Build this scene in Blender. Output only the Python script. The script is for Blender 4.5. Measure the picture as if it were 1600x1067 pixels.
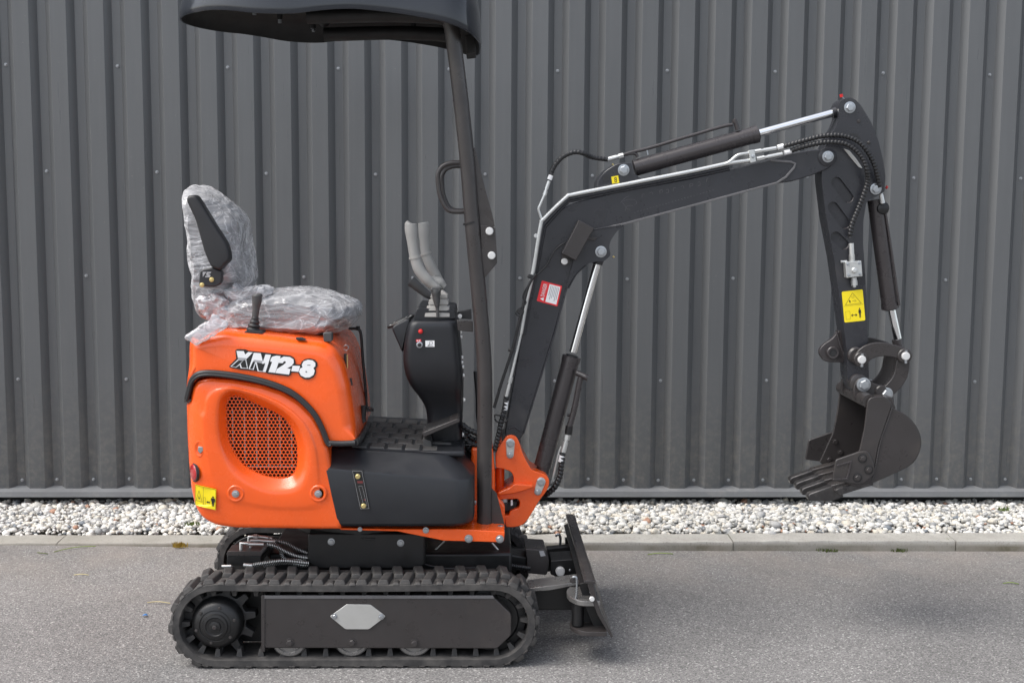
import bpy, bmesh, math, random
import numpy as np
from mathutils import Vector, Matrix, noise
from mathutils.geometry import tessellate_polygon

random.seed(7); np.random.seed(7)
for o in list(bpy.data.objects): bpy.data.objects.remove(o)
scene = bpy.context.scene
COL = scene.collection

# ------------------------------------------------------------------ camera
FPX, CX, CY = 1950.0, 800.0, 533.5
CAM = Vector((0.0, -4.615, 1.60))
PITCH, YAW, ROLL = math.radians(6.43), math.radians(1.6), math.radians(0.37)
_F = Vector((math.sin(YAW)*math.cos(PITCH), math.cos(YAW)*math.cos(PITCH), -math.sin(PITCH)))
_R0 = Vector((math.cos(YAW), -math.sin(YAW), 0)); _U0 = _R0.cross(_F)
_R = _R0*math.cos(ROLL) + _U0*math.sin(ROLL)
_U = _U0*math.cos(ROLL) - _R0*math.sin(ROLL)
cd = bpy.data.cameras.new('camera'); cam = bpy.data.objects.new('camera', cd); COL.objects.link(cam)
M = Matrix((( _R.x, _U.x, -_F.x, CAM.x), (_R.y, _U.y, -_F.y, CAM.y), (_R.z, _U.z, -_F.z, CAM.z), (0, 0, 0, 1)))
cam.matrix_world = M
cd.sensor_width = 36.0; cd.sensor_fit = 'HORIZONTAL'; cd.lens = 36.0*FPX/1600.0
cd.clip_start = 0.05; cd.clip_end = 500
scene.camera = cam

# ------------------------------------------------------------------ sky, sun, exposure
SUN_EL, SUN_AZ = math.radians(56), math.radians(254)     # azimuth from +Y, clockwise seen from above: behind and left of the camera
w = bpy.data.worlds.new('World'); scene.world = w; w.use_nodes = True
nt = w.node_tree; nt.nodes.clear()
sky = nt.nodes.new('ShaderNodeTexSky'); sky.sky_type = 'NISHITA'; sky.sun_disc = False
sky.sun_elevation = SUN_EL; sky.sun_rotation = SUN_AZ; sky.dust_density = 3.0; sky.ozone_density = 0.6; sky.air_density = 0.9
hs = nt.nodes.new('ShaderNodeHueSaturation'); hs.inputs['Saturation'].default_value = 0.42
bg = nt.nodes.new('ShaderNodeBackground'); bg.inputs['Strength'].default_value = 0.15
wo = nt.nodes.new('ShaderNodeOutputWorld')
nt.links.new(sky.outputs[0], hs.inputs['Color']); nt.links.new(hs.outputs[0], bg.inputs['Color']); nt.links.new(bg.outputs[0], wo.inputs['Surface'])
sd = bpy.data.lights.new('sun', 'SUN'); sd.energy = 1.1; sd.angle = math.radians(42); sd.color = (1.0, 0.965, 0.91)
sun = bpy.data.objects.new('sun', sd); COL.objects.link(sun)
_sdir = Vector((math.sin(SUN_AZ)*math.cos(SUN_EL), math.cos(SUN_AZ)*math.cos(SUN_EL), math.sin(SUN_EL)))
sun.rotation_euler = _sdir.to_track_quat('Z', 'Y').to_euler(); sun.location = _sdir*20
scene.view_settings.view_transform = 'Standard'; scene.view_settings.look = 'None'
scene.view_settings.gamma = 1.0; scene.view_settings.use_curve_mapping = False
scene.view_settings.exposure = 1.16
scene.render.engine = 'CYCLES'
scene.cycles.use_denoising = True
scene.cycles.max_bounces = 8; scene.cycles.transparent_max_bounces = 16

# ------------------------------------------------------------------ helpers
def at(px, py, Y):
    """the point at depth Y that stands at pixel (px, py) of the 1600 x 1067 photograph"""
    d = _F + _R*((px-CX)/FPX) - _U*((py-CY)/FPX)
    return CAM + d*((Y-CAM.y)/d.y)

def zc(ox, oy, s):
    def f(*pts):
        r = [(ox+x/s, oy+y/s) for x, y in pts]
        return r if len(r) > 1 else r[0]
    return f
Z1 = zc(250,0,2.884); Z2 = zc(270,270,3.953); Z3 = zc(270,500,3.1375); Z4 = zc(500,330,3.953); Z5 = zc(500,580,3.8095)
Z6 = zc(240,800,3.997); Z7 = zc(600,780,3.718); Z8 = zc(780,200,3.335); A1 = zc(1080,130,4.444); A2 = zc(1220,340,4.85)
A3 = zc(1220,500,3.68); A4 = zc(660,220,4.85); A5 = zc(760,520,3.44); A6 = zc(940,150,5.333)
C1 = zc(340,820,8.889); C2 = zc(350,535,10); C3 = zc(820,810,5.615); C4 = zc(700,640,4.85); C6 = zc(590,470,4.64); C7 = zc(1280,430,11.86)

def P3(pts, Y): return [at(x, y, Y) for x, y in pts]

def rnd(pts, r, n=4, closed=True):
    """round the corners of a pixel outline; r may be one number or one per corner"""
    out = []; m = len(pts)
    for i, p in enumerate(pts):
        rr = r[i] if isinstance(r, (list, tuple)) else r
        if rr <= 0 or (not closed and i in (0, m-1)): out.append(tuple(p)); continue
        p = Vector(p); a = Vector(pts[i-1])-p; b = Vector(pts[(i+1) % m])-p
        da = min(rr, a.length*.45); db = min(rr, b.length*.45)
        s = p+a.normalized()*da; e = p+b.normalized()*db
        for k in range(n+1):
            t = k/n; q = s*(1-t)**2 + p*2*t*(1-t) + e*t*t; out.append(tuple(q))
    return out

def crom(pts, sub=6, closed=False):
    """Catmull-Rom through the points (2-D or 3-D)"""
    P = [Vector(p) for p in pts]; n = len(P); out = []
    for i in range(n if closed else n-1):
        p0 = P[i-1] if (closed or i > 0) else P[0]*2-P[1]
        p1 = P[i]; p2 = P[(i+1) % n]
        p3 = P[(i+2) % n] if (closed or i+2 < n) else P[-1]*2-P[-2]
        for k in range(sub):
            t = k/sub
            out.append(0.5*((2*p1)+(p2-p0)*t+(2*p0-5*p1+4*p2-p3)*t*t+(3*p1-p0-3*p2+p3)*t**3))
    if not closed: out.append(P[-1].copy())
    return out

def new_mesh(name, verts, faces, mats, mi=None, smooth=35):
    me = bpy.data.meshes.new(name)
    me.from_pydata([tuple(v) for v in verts], [], faces)
    for m in (mats if isinstance(mats, (list, tuple)) else [mats]): me.materials.append(MAT[m])
    if mi is not None: me.polygons.foreach_set('material_index', mi)
    me.update()
    if smooth:
        me.polygons.foreach_set('use_smooth', [True]*len(me.polygons))
        me.set_sharp_from_angle(angle=math.radians(smooth))
    return me

def fix_normals(me):
    bm = bmesh.new(); bm.from_mesh(me); bmesh.ops.recalc_face_normals(bm, faces=bm.faces); bm.to_mesh(me); bm.free()

def link(name, me, parent=None, loc=None, rot=None, scale=None, mat4=None):
    o = bpy.data.objects.new(name, me); COL.objects.link(o)
    if mat4 is not None: o.matrix_basis = mat4
    else:
        if loc is not None: o.location = loc
        if rot is not None: o.rotation_euler = rot
        if scale is not None: o.scale = scale if hasattr(scale, '__len__') else (scale,)*3
    if parent is not None:
        o.parent = parent
        if parent.type == 'EMPTY': o.matrix_parent_inverse = Matrix.Translation(-parent.location)
    return o

def bev(o, wd=.004, seg=2, ang=35):
    m = o.modifiers.new('bevel', 'BEVEL'); m.width = wd; m.segments = seg; m.limit_method = 'ANGLE'; m.angle_limit = math.radians(ang)
    m.use_clamp_overlap = True; m.harden_normals = False
    return o

def thing(name, label, cat, loc=(0,0,0), group=None, kind=None):
    o = bpy.data.objects.new(name, None); COL.objects.link(o); o.location = loc; o.empty_display_size = .1
    return tag(o, label, cat, group, kind)
def tag(o, label=None, cat=None, group=None, kind=None):
    if label: o['label'] = label
    if cat: o['category'] = cat
    if group: o['group'] = group
    if kind: o['kind'] = kind
    return o

def prism3(name, pts3, Y0, Y1, mat, parent, bevel=.004, holes=(), smooth=35, seg=2):
    """outline (list of 3-D points, x and z used) extruded from Y0 to Y1; holes are outlines too"""
    loops = [[Vector((p[0], 0, p[2])) for p in pts3]] + [[Vector((p[0], 0, p[2])) for p in h] for h in holes]
    verts = []; faces = []; offs = []
    for L in loops:
        offs.append(len(verts)); verts += [(v.x, Y0, v.z) for v in L]
    n = len(verts)
    verts += [(x, Y1, z) for x, _, z in verts[:n]]
    if holes:
        tris = tessellate_polygon(loops)
        faces += [tuple(t) for t in tris] + [tuple(n+i for i in reversed(t)) for t in tris]
    else:
        faces += [tuple(range(n)), tuple(range(2*n-1, n-1, -1))]
    for L, o0 in zip(loops, offs):
        m = len(L)
        for i in range(m):
            a = o0+i; b = o0+(i+1) % m; faces.append((a, b, b+n, a+n))
    me = new_mesh(name, verts, faces, mat, smooth=None); fix_normals(me)
    if smooth:
        me.polygons.foreach_set('use_smooth', [True]*len(me.polygons)); me.set_sharp_from_angle(angle=math.radians(smooth))
    o = link(name, me, parent)
    if bevel: bev(o, bevel, seg)
    return o
def prism(name, pts, Y0, Y1, mat, parent, bevel=.004, holes=(), Yr=None, **k):
    Yr = Y0 if Yr is None else Yr
    return prism3(name, P3(pts, Yr), Y0, Y1, mat, parent, bevel, [P3(h, Yr) for h in holes], **k)

def tube_data(path, r, seg=12, rib=0, pitch=.012, caps=True, spiral=True):
    P = [Vector(p) for p in path]
    if rib:
        L = [0.0]
        for a, b in zip(P, P[1:]): L.append(L[-1]+(b-a).length)
        n = max(4, int(L[-1]/pitch*6)); Q = []; j = 0
        for i in range(n+1):
            s = L[-1]*i/n
            while j < len(P)-2 and L[j+1] < s: j += 1
            t = (s-L[j])/max(1e-9, L[j+1]-L[j]); Q.append(P[j].lerp(P[j+1], min(1, t)))
        step = L[-1]/n; P = Q
    T = [(P[min(i+1, len(P)-1)]-P[max(i-1, 0)]).normalized() for i in range(len(P))]
    nrm = T[0].orthogonal().normalized(); verts = []; faces = []
    for i, p in enumerate(P):
        nrm = (nrm - T[i]*nrm.dot(T[i])).normalized(); b = T[i].cross(nrm)
        rr = r(i/(len(P)-1)) if callable(r) else r
        for k in range(seg):
            a = 2*math.pi*k/seg; q = rr
            if rib: q = rr*(1+rib*math.sin(2*math.pi*i*step/pitch + (a if spiral else 0)))
            verts.append(p+(nrm*math.cos(a)+b*math.sin(a))*q)
    m = len(P)
    for i in range(m-1):
        for k in range(seg):
            k2 = (k+1) % seg; faces.append((i*seg+k, i*seg+k2, (i+1)*seg+k2, (i+1)*seg+k))
    if caps: faces += [tuple(range(seg-1, -1, -1)), tuple(range((m-1)*seg, m*seg))]
    return verts, faces
def tube(name, path, r, mat, parent, sub=0, **k):
    if sub: path = crom(path, sub)
    v, f = tube_data(path, r, **k)
    return link(name, new_mesh(name, v, f, mat, smooth=50), parent)
def ptube(name, pts, Y, r, mat, parent, sub=6, **k):
    """tube through pixel points; Y a number or one per point"""
    Ys = Y if isinstance(Y, (list, tuple)) else [Y]*len(pts)
    return tube(name, [at(x, y, yy) for (x, y), yy in zip(pts, Ys)], r, mat, parent, sub, **k)

def lathe_mesh(name, prof, mat, seg=24, smooth=35):
    """profile [(radius, height along -Y)], axis along -Y (towards the camera)"""
    verts = []; faces = []; n = len(prof)
    for r, h in prof:
        for k in range(seg):
            a = 2*math.pi*k/seg; verts.append((r*math.cos(a), -h, r*math.sin(a)))
    for i in range(n-1):
        for k in range(seg):
            k2 = (k+1) % seg; faces.append((i*seg+k, i*seg+k2, (i+1)*seg+k2, (i+1)*seg+k))
    faces += [tuple(range(seg-1, -1, -1)), tuple(range((n-1)*seg, n*seg))]
    me = new_mesh(name, verts, faces, mat, smooth=None); fix_normals(me)
    me.polygons.foreach_set('use_smooth', [True]*len(me.polygons)); me.set_sharp_from_angle(angle=math.radians(smooth))
    return me
def bolt_mesh(name, mat, r=.009, hexa=True, wash=1.35):
    prof_w = [(r*wash, 0), (r*wash, r*.25), (r*1.02, r*.3)]
    v = []; f = []
    me = lathe_mesh(name, prof_w+[(r*.98, r*.3)], mat, 20)
    bm = bmesh.new(); bm.from_mesh(me)
    seg = 6 if hexa else 16; rings = []
    for rr, h in ((r, r*.28), (r, r*.85), (r*.86, r*.98), (r*.5, r*1.0)):
        rings.append([bm.verts.new((rr*math.cos(2*math.pi*k/seg+.3), -h, rr*math.sin(2*math.pi*k/seg+.3))) for k in range(seg)])
    for a, b in zip(rings, rings[1:]):
        for k in range(seg): bm.faces.new((a[k], a[(k+1) % seg], b[(k+1) % seg], b[k]))
    bm.faces.new(rings[-1]); bmesh.ops.recalc_face_normals(bm, faces=bm.faces); bm.to_mesh(me); bm.free()
    return me
def box(name, p0, p1, mat, parent, bevel=.003, mat4=None):
    x0, y0, z0 = p0; x1, y1, z1 = p1
    v = [(x0,y0,z0),(x1,y0,z0),(x1,y1,z0),(x0,y1,z0),(x0,y0,z1),(x1,y0,z1),(x1,y1,z1),(x0,y1,z1)]
    f = [(3,2,1,0),(4,5,6,7),(0,1,5,4),(1,2,6,5),(2,3,7,6),(3,0,4,7)]
    if mat4 is not None: v = [mat4 @ Vector(q) for q in v]
    o = link(name, new_mesh(name, v, f, mat), parent)
    if bevel: bev(o, bevel)
    return o
def pbox(name, pts4, Y0, Y1, mat, parent, bevel=.003): return prism(name, pts4, Y0, Y1, mat, parent, bevel)
def cyl(name, a, b, r, mat, parent, seg=20, r2=None):
    v, f = tube_data([a, b], (lambda t: r+(r2-r)*t) if r2 is not None else r, seg)
    return link(name, new_mesh(name, v, f, mat), parent)
def pcyl(name, a, b, Y, r, mat, parent, **k): return cyl(name, at(*a, Y), at(*b, Y), r, mat, parent, **k)

def resample(P, n):
    P = [Vector(p) for p in P]; P.append(P[0]); L = [0]
    for a, b in zip(P, P[1:]): L.append(L[-1]+(b-a).length)
    out = []; j = 0
    for i in range(n):
        s = L[-1]*i/n
        while L[j+1] < s: j += 1
        out.append(P[j].lerp(P[j+1], (s-L[j])/max(1e-9, L[j+1]-L[j])))
    return out
def offset_ring(R, d):
    """move a closed ring (x,z) inward by d; orientation found from the area"""
    n = len(R); A = sum(R[i].x*R[(i+1) % n].z-R[(i+1) % n].x*R[i].z for i in range(n)); s = 1 if A > 0 else -1; out = []
    for i in range(n):
        t = (R[(i+1) % n]-R[i-1]); t = Vector((t.x, 0, t.z)).normalized(); out.append(R[i]+Vector((-t.z, 0, t.x))*d*s)
    return out
def pillow(name, pts3, Yf, Yb, rad, mat, parent, n=90, steps=6, bulge=0.0, deform=None, edge=1.0, wfun=None):
    """closed outline with a rounded front edge: a shell from Yb to the front at Yf"""
    R = resample(pts3, n); W = [wfun(p) if wfun else 1.0 for p in R]; rings = [[Vector((p.x, Yb, p.z)) for p in R]]
    for k in range(steps+1):
        a = math.pi/2*k/steps
        rings.append([Vector((q.x+(p.x-q.x)*w_, Yf+rad*(1-math.sin(a)), q.z+(p.z-q.z)*w_)) for p, q, w_ in zip(offset_ring(R, rad*edge*(1-math.cos(a))), R, W)])
    if bulge:
        base = rings[-1]; c = sum(base, Vector())/n
        for q in (.25, .5, .75): rings.append([p.lerp(c, q*.9)+Vector((0, -bulge*(1-(1-q)**2), 0)) for p in base])
    verts = [p for r in rings for p in r]; faces = []
    for i in range(len(rings)-1):
        for k in range(n):
            k2 = (k+1) % n; faces.append((i*n+k, i*n+k2, (i+1)*n+k2, (i+1)*n+k))
    faces += [tuple(range(n)), tuple(range((len(rings)-1)*n, len(rings)*n))]
    if deform: verts = [deform(v) for v in verts]
    me = new_mesh(name, verts, faces, mat, smooth=None); fix_normals(me)
    me.polygons.foreach_set('use_smooth', [True]*len(me.polygons)); me.set_sharp_from_angle(angle=math.radians(50))
    return link(name, me, parent)

def ell(cx, cy, rx, ry, n=20): return [(cx+rx*math.cos(2*math.pi*i/n), cy+ry*math.sin(2*math.pi*i/n)) for i in range(n)]
def decal(name, corners, Y, layers, parent, deform=None, thick=.0008):
    """flat print: layers [(material, [polygons in unit coordinates])] on the quad tl, tr, br, bl"""
    tl, tr, br, bl = [at(x, y, Y) for x, y in corners]
    def m(u, v): return (tl*(1-u)+tr*u)*(1-v)+(bl*(1-u)+br*u)*v
    verts = []; faces = []; mi = []; mats = []
    for k, (mat, polys) in enumerate(layers):
        if mat not in mats: mats.append(mat)
        for P in polys:
            if len(P) == 4 and k == 0:
                P2 = []
                for i in range(4):
                    a = Vector(P[i]); b = Vector(P[(i+1) % 4]); P2 += [tuple(a.lerp(b, t/4)) for t in range(4)]
                P = P2
            tris = tessellate_polygon([[Vector((x, y, 0)) for x, y in P]])
            o = len(verts)
            for x, y in P:
                q = m(x, y); q.y -= thick*.5+k*.0005
                verts.append(deform(q) if deform else q)
            for t in tris: faces.append(tuple(o+i for i in t)); mi.append(mats.index(mat))
    me = new_mesh(name, verts, faces, mats, mi, smooth=None)
    return link(name, me, parent)
def text_polys(s, size=1.0):
    """filled letter shapes of a line of text as a triangle list in its own plane, width too"""
    c = bpy.data.curves.new('txt', 'FONT'); c.body = s; c.size = size; c.resolution_u = 3
    o = bpy.data.objects.new('txt', c); COL.objects.link(o); bpy.context.view_layer.update()
    me = bpy.data.meshes.new_from_object(o.evaluated_get(bpy.context.evaluated_depsgraph_get()))
    v = [(q.co.x, q.co.y) for q in me.vertices]; f = [tuple(p.vertices) for p in me.polygons]
    bpy.data.objects.remove(o); bpy.data.curves.remove(c); bpy.data.meshes.remove(me)
    return v, f
def lettering(name, s, corners, Y, mat, parent, deform=None):
    """text fitted into the quad tl, tr, br, bl"""
    v, f = text_polys(s); xs = [a for a, _ in v]; ys = [b for _, b in v]
    x0, x1, y0, y1 = min(xs), max(xs), min(ys), max(ys)
    tl, tr, br, bl = [at(x, y, Y) for x, y in corners]; verts = []
    for a, b in v:
        u = (a-x0)/(x1-x0); t = 1-(b-y0)/(y1-y0); q = (tl*(1-u)+tr*u)*(1-t)+(bl*(1-u)+br*u)*t
        verts.append(deform(q) if deform else q)
    return link(name, new_mesh(name, verts, f, mat, smooth=None), parent)

# ------------------------------------------------------------------ materials
MAT = {}
class NT:
    def __init__(s, name):
        m = bpy.data.materials.new(name); m.use_nodes = True; s.m = m; s.t = m.node_tree; s.b = s.t.nodes['Principled BSDF']; MAT[name] = m
        s.out = s.t.nodes['Material Output']
    def n(s, typ, **k):
        d = s.t.nodes.new(typ)
        for a, v in k.items():
            if a.startswith('i_'):
                key = a[2:]; d.inputs[int(key) if key.isdigit() else key.replace('_', ' ')].default_value = v
            else: setattr(d, a, v)
        return d
    def l(s, a, b): s.t.links.new(a, b)
    def obj(s): return s.n('ShaderNodeTexCoord').outputs['Object']
    def noise(s, scale, detail=4, rough=.6, vec=None):
        d = s.n('ShaderNodeTexNoise', i_Scale=scale, i_Detail=detail, i_Roughness=rough); s.l(vec or s.obj(), d.inputs['Vector']); return d.outputs[0]
    def ramp(s, fac, stops, interp='LINEAR'):
        d = s.n('ShaderNodeValToRGB'); s.l(fac, d.inputs[0]); e = d.color_ramp.elements; d.color_ramp.interpolation = interp
        while len(e) < len(stops): e.new(.5)
        for q, (p, c) in zip(e, stops): q.position = p; q.color = c if hasattr(c, '__len__') else (c, c, c, 1)
        return d.outputs[0]
    def mix(s, fac, a, b, typ='MIX'):
        d = s.n('ShaderNodeMix', data_type='RGBA', blend_type=typ)
        for key, v in ((0, fac), (6, a), (7, b)):
            if hasattr(v, 'is_linked') or hasattr(v, 'links'): s.l(v, d.inputs[key])
            else: d.inputs[key].default_value = v
        return d.outputs[2]
    def bump(s, h, strength=.3, dist=.002):
        d = s.n('ShaderNodeBump', i_Strength=strength, i_Distance=dist); s.l(h, d.inputs['Height']); s.l(d.outputs[0], s.b.inputs['Normal']); return d
    def set(s, **k):
        for a, v in k.items(): s.b.inputs[a.replace('_', ' ')].default_value = v
        return s
def c4(r, g=None, b=None): return (r, r if g is None else g, r if b is None else b, 1)

def paint(name, col, rough=.35, metal=0, coat=0, var=.12, dirt=None, dscale=9, dlev=(.55, .75), bumpy=.06, bscale=350):
    m = NT(name); m.set(Metallic=metal, Roughness=rough, Coat_Weight=coat, Coat_Roughness=.12)
    n1 = m.noise(6, 5); a = c4(*[x*(1-var) for x in col]); b = c4(*[min(1, x*(1+var)) for x in col])
    c = m.mix(m.ramp(n1, [(.3, 0), (.7, 1)]), a, b)
    if dirt: c = m.mix(m.ramp(m.noise(dscale, 5, .58), [(dlev[0]-.04, 0), (dlev[1], .5)]), c, c4(*dirt))
    m.l(c, m.b.inputs['Base Color'])
    r = m.ramp(m.noise(14, 6, .65), [(.3, max(0, rough-.09)), (.75, min(1, rough+.13))]); m.l(r, m.b.inputs['Roughness'])
    if bumpy: m.bump(m.noise(bscale, 3), bumpy, .001)
    return m

paint('orange', (.84, .105, .010), .25, coat=.3, var=.05, dirt=(.62, .13, .04), dscale=3.2, dlev=(.55, .95), bumpy=.10, bscale=9)
paint('steel_paint', (.036, .032, .0315), .32, var=.12, dirt=(.10, .085, .07), dscale=5, dlev=(.6, .85), bumpy=.10, bscale=220)
paint('boom_paint', (.025, .026, .031), .30, var=.12, dirt=(.085, .08, .075), dscale=7, dlev=(.62, .85), bumpy=.10, bscale=220)
paint('cylinder_paint', (.040, .035, .036), .29, var=.1, bumpy=.08, bscale=160)
paint('black_frame', (.007, .007, .0075), .42, var=.15, dirt=(.025, .022, .02), dscale=8, dlev=(.62, .85))
paint('plastic', (.012, .013, .016), .38, var=.08, bumpy=.22, bscale=900)
paint('canopy_paint', (.017, .020, .026), .15, var=.08, bumpy=.04)
paint('lining_roof_shade', (.006, .006, .006), .6)  # roof underside, and the shaded colour of the frame below it
paint('black_rubber', (.018, .018, .019), .48, var=.15)
paint('hose', (.014, .014, .015), .38, var=.1)
paint('track_rubber', (.026, .025, .025), .7, var=.2, dirt=(.20, .185, .17), dscale=14, dlev=(.46, .84), bumpy=.35, bscale=120)
paint('grip_grey', (.30, .295, .28), .55, var=.05, bumpy=.1)
paint('boot_grey', (.34, .33, .31), .6, var=.05)
paint('dark_knob', (.055, .055, .055), .45, var=.05)
paint('zinc', (.40, .42, .44), .30, metal=.85, var=.08, bumpy=.05)
paint('chrome', (.78, .79, .80), .13, metal=1, var=.03, bumpy=0)
paint('pipe_steel', (.60, .61, .60), .34, metal=.75, var=.1, bumpy=.05)
paint('worn_steel', (.20, .195, .19), .3, metal=.6, var=.25)
paint('roller_steel', (.13, .125, .12), .38, metal=.3, var=.2)
paint('highlight_and_mark', (.115, .112, .115), .3, var=.2)  # pale grey for painted edge highlights and for the embossed marks
paint('edge_worn', (.034, .032, .032), .36, var=.2, dirt=(.14, .13, .125), dscale=26, dlev=(.52, .74), metal=.2)
paint('white_cap', (.58, .58, .57), .35, var=.03)
paint('brass', (.62, .50, .22), .3, metal=.8)
paint('plate_alu', (.55, .55, .53), .38, metal=.6, var=.08)
paint('seat_vinyl', (.06, .06, .064), .5, var=.2, bumpy=.2, bscale=200)
paint('armrest', (.016, .016, .018), .5, var=.06)
paint('mat_rubber', (.05, .05, .05), .6, var=.15, dirt=(.13, .12, .11), dscale=18, dlev=(.5, .75), bumpy=.2)
paint('red_lens', (.35, .012, .015), .15, coat=.5, var=.1, bumpy=.0)
paint('red_paint', (.55, .02, .02), .4)
paint('decal_yellow', (.86, .68, .01), .38, var=.03, bumpy=0)
paint('decal_black', (.012, .012, .012), .4, bumpy=0)
paint('danger_dim', (.16, .03, .03), .5, bumpy=0)
paint('decal_white', (.80, .80, .80), .35, var=.02, bumpy=0)
paint('decal_grey', (.35, .35, .36), .4, bumpy=0)
paint('decal_red', (.72, .022, .03), .38, var=.03, bumpy=0)
paint('paper', (.72, .60, .62), .6, var=.1)

# painted wall sheet: slight streaks, dust and small scuffs
m = NT('wall_sheet'); m.set(Metallic=.0, Roughness=.38, Specular_IOR_Level=.5)
mp = m.n('ShaderNodeMapping'); mp.inputs['Scale'].default_value = (9, 9, .5); m.l(m.obj(), mp.inputs[0])
c = m.mix(m.ramp(m.noise(3, 6, .6, mp.outputs[0]), [(.3, 0), (.72, 1)]), c4(.091, .095, .098), c4(.101, .105, .108))
c = m.mix(m.ramp(m.noise(90, 2, .5), [(.74, 0), (.78, .35)]), c, c4(.22, .22, .21))
oi = m.n('ShaderNodeObjectInfo'); c = m.mix(1.0, c, m.ramp(oi.outputs['Random'], [(0, .92), (1, 1.09)]), 'MULTIPLY')
sep = m.n('ShaderNodeSeparateXYZ'); m.l(m.obj(), sep.inputs[0]); lo = m.n('ShaderNodeMapRange'); lo.inputs[1].default_value = .75; lo.inputs[2].default_value = .1; m.l(sep.outputs[2], lo.inputs[0])
mu = m.n('ShaderNodeMath', operation='MULTIPLY'); m.l(lo.outputs[0], mu.inputs[0]); m.l(m.ramp(m.noise(26, 6, .75), [(.45, .0), (.75, .75)]), mu.inputs[1])
c = m.mix(mu.outputs[0], c, c4(.20, .185, .165))
mp2 = m.n('ShaderNodeMapping'); mp2.inputs['Scale'].default_value = (30, 30, .8); m.l(m.obj(), mp2.inputs[0])
c = m.mix(m.ramp(m.noise(2, 5, .7, mp2.outputs[0]), [(.60, 0), (.9, .22)]), c, c4(.15, .15, .148))
m.l(c, m.b.inputs['Base Color']); m.l(m.ramp(m.noise(5, 6, .65, mp.outputs[0]), [(.3, .27), (.7, .38)]), m.b.inputs['Roughness'])
m.bump(m.noise(3.0, 2, .5), .22, .010)
paint('flashing', (.17, .175, .18), .45, var=.1, dirt=(.3, .29, .27), dscale=11, dlev=(.6, .8))
paint('screw_head', (.30, .31, .32), .4, metal=.5)

# asphalt: chips of stone in a grey binder, dusty towards the kerb
m = NT('asphalt'); m.set(Roughness=.85)
vo = m.n('ShaderNodeTexVoronoi', i_Scale=205.0); m.l(m.obj(), vo.inputs['Vector'])
hsv = m.n('ShaderNodeSeparateColor'); m.l(vo.outputs['Color'], hsv.inputs[0])
chip = m.ramp(hsv.outputs[0], [(0, c4(.092, .089, .087)), (.32, c4(.150, .145, .142)), (.75, c4(.205, .199, .193)), (.95, c4(.262, .255, .247)), (1, c4(.44, .43, .41))])
vo2 = m.n('ShaderNodeTexVoronoi', i_Scale=420.0); m.l(m.obj(), vo2.inputs['Vector'])
fine = m.ramp(vo2.outputs['Distance'], [(.1, .86), (.5, 1.10)])
c = m.mix(1.0, chip, fine, 'MULTIPLY')
big = m.ramp(m.noise(1.1, 5, .6), [(.30, .76), (.70, 1.06)]); c = m.mix(1.0, c, big, 'MULTIPLY')
sep = m.n('ShaderNodeSeparateXYZ'); m.l(m.obj(), sep.inputs[0])
dist = m.n('ShaderNodeMapRange'); dist.inputs[1].default_value = .15; dist.inputs[2].default_value = .98; m.l(sep.outputs[1], dist.inputs[0])
mul = m.n('ShaderNodeMath', operation='MULTIPLY'); m.l(dist.outputs[0], mul.inputs[0]); m.l(m.ramp(m.noise(2.6, 6, .65), [(.36, .1), (.66, 1)]), mul.inputs[1])
mul2 = m.n('ShaderNodeMath', operation='MULTIPLY', i_1=.62); m.l(mul.outputs[0], mul2.inputs[0])
c = m.mix(mul2.outputs[0], c, c4(.27, .235, .205))
m.l(c, m.b.inputs['Base Color'])
hh = m.n('ShaderNodeMath', operation='SUBTRACT'); hh.inputs[0].default_value = 1; m.l(vo.outputs['Distance'], hh.inputs[1])
m.bump(hh.outputs[0], .55, .002)

# concrete kerb
m = NT('kerb_concrete'); m.set(Roughness=.85)
c = m.mix(m.ramp(m.noise(7, 8, .7), [(.3, 0), (.7, 1)]), c4(.31, .295, .265), c4(.44, .425, .39))
c = m.mix(m.ramp(m.noise(110, 3, .7), [(.54, 0), (.66, .6)]), c, c4(.19, .18, .155))
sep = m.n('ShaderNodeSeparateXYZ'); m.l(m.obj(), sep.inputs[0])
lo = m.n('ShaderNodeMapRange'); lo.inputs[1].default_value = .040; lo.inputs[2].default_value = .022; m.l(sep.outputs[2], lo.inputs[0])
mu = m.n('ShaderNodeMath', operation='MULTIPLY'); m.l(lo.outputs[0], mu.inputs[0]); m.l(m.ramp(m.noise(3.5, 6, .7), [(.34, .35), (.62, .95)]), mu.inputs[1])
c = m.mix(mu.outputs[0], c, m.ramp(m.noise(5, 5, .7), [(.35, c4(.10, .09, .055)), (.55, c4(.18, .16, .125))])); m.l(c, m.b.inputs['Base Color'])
m.bump(m.noise(190, 4, .7), .45, .002)

# pebbles: every stone its own colour
m = NT('pebbles'); m.set(Roughness=.7)
g = m.n('ShaderNodeNewGeometry')
c = m.ramp(g.outputs['Random Per Island'], [(0, c4(.64, .62, .58)), (.16, c4(.50, .49, .46)), (.30, c4(.70, .69, .66)), (.46, c4(.58, .54, .47)), (.58, c4(.40, .40, .40)), (.66, c4(.66, .65, .63)),
    (.80, c4(.28, .285, .29)), (.875, c4(.62, .61, .59)), (.92, c4(.18, .20, .225)), (.945, c4(.60, .59, .56)), (.985, c4(.40, .23, .16))], 'CONSTANT')
c = m.mix(1.0, c, m.ramp(m.noise(70, 5, .7), [(.3, .82), (.7, 1.1)]), 'MULTIPLY'); c = m.mix(1.0, c, c4(.99, .985, .965), 'MULTIPLY'); m.l(c, m.b.inputs['Base Color']); m.bump(m.noise(220, 4, .7), .25, .002)
paint('soil', (.10, .09, .075), .9)

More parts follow.
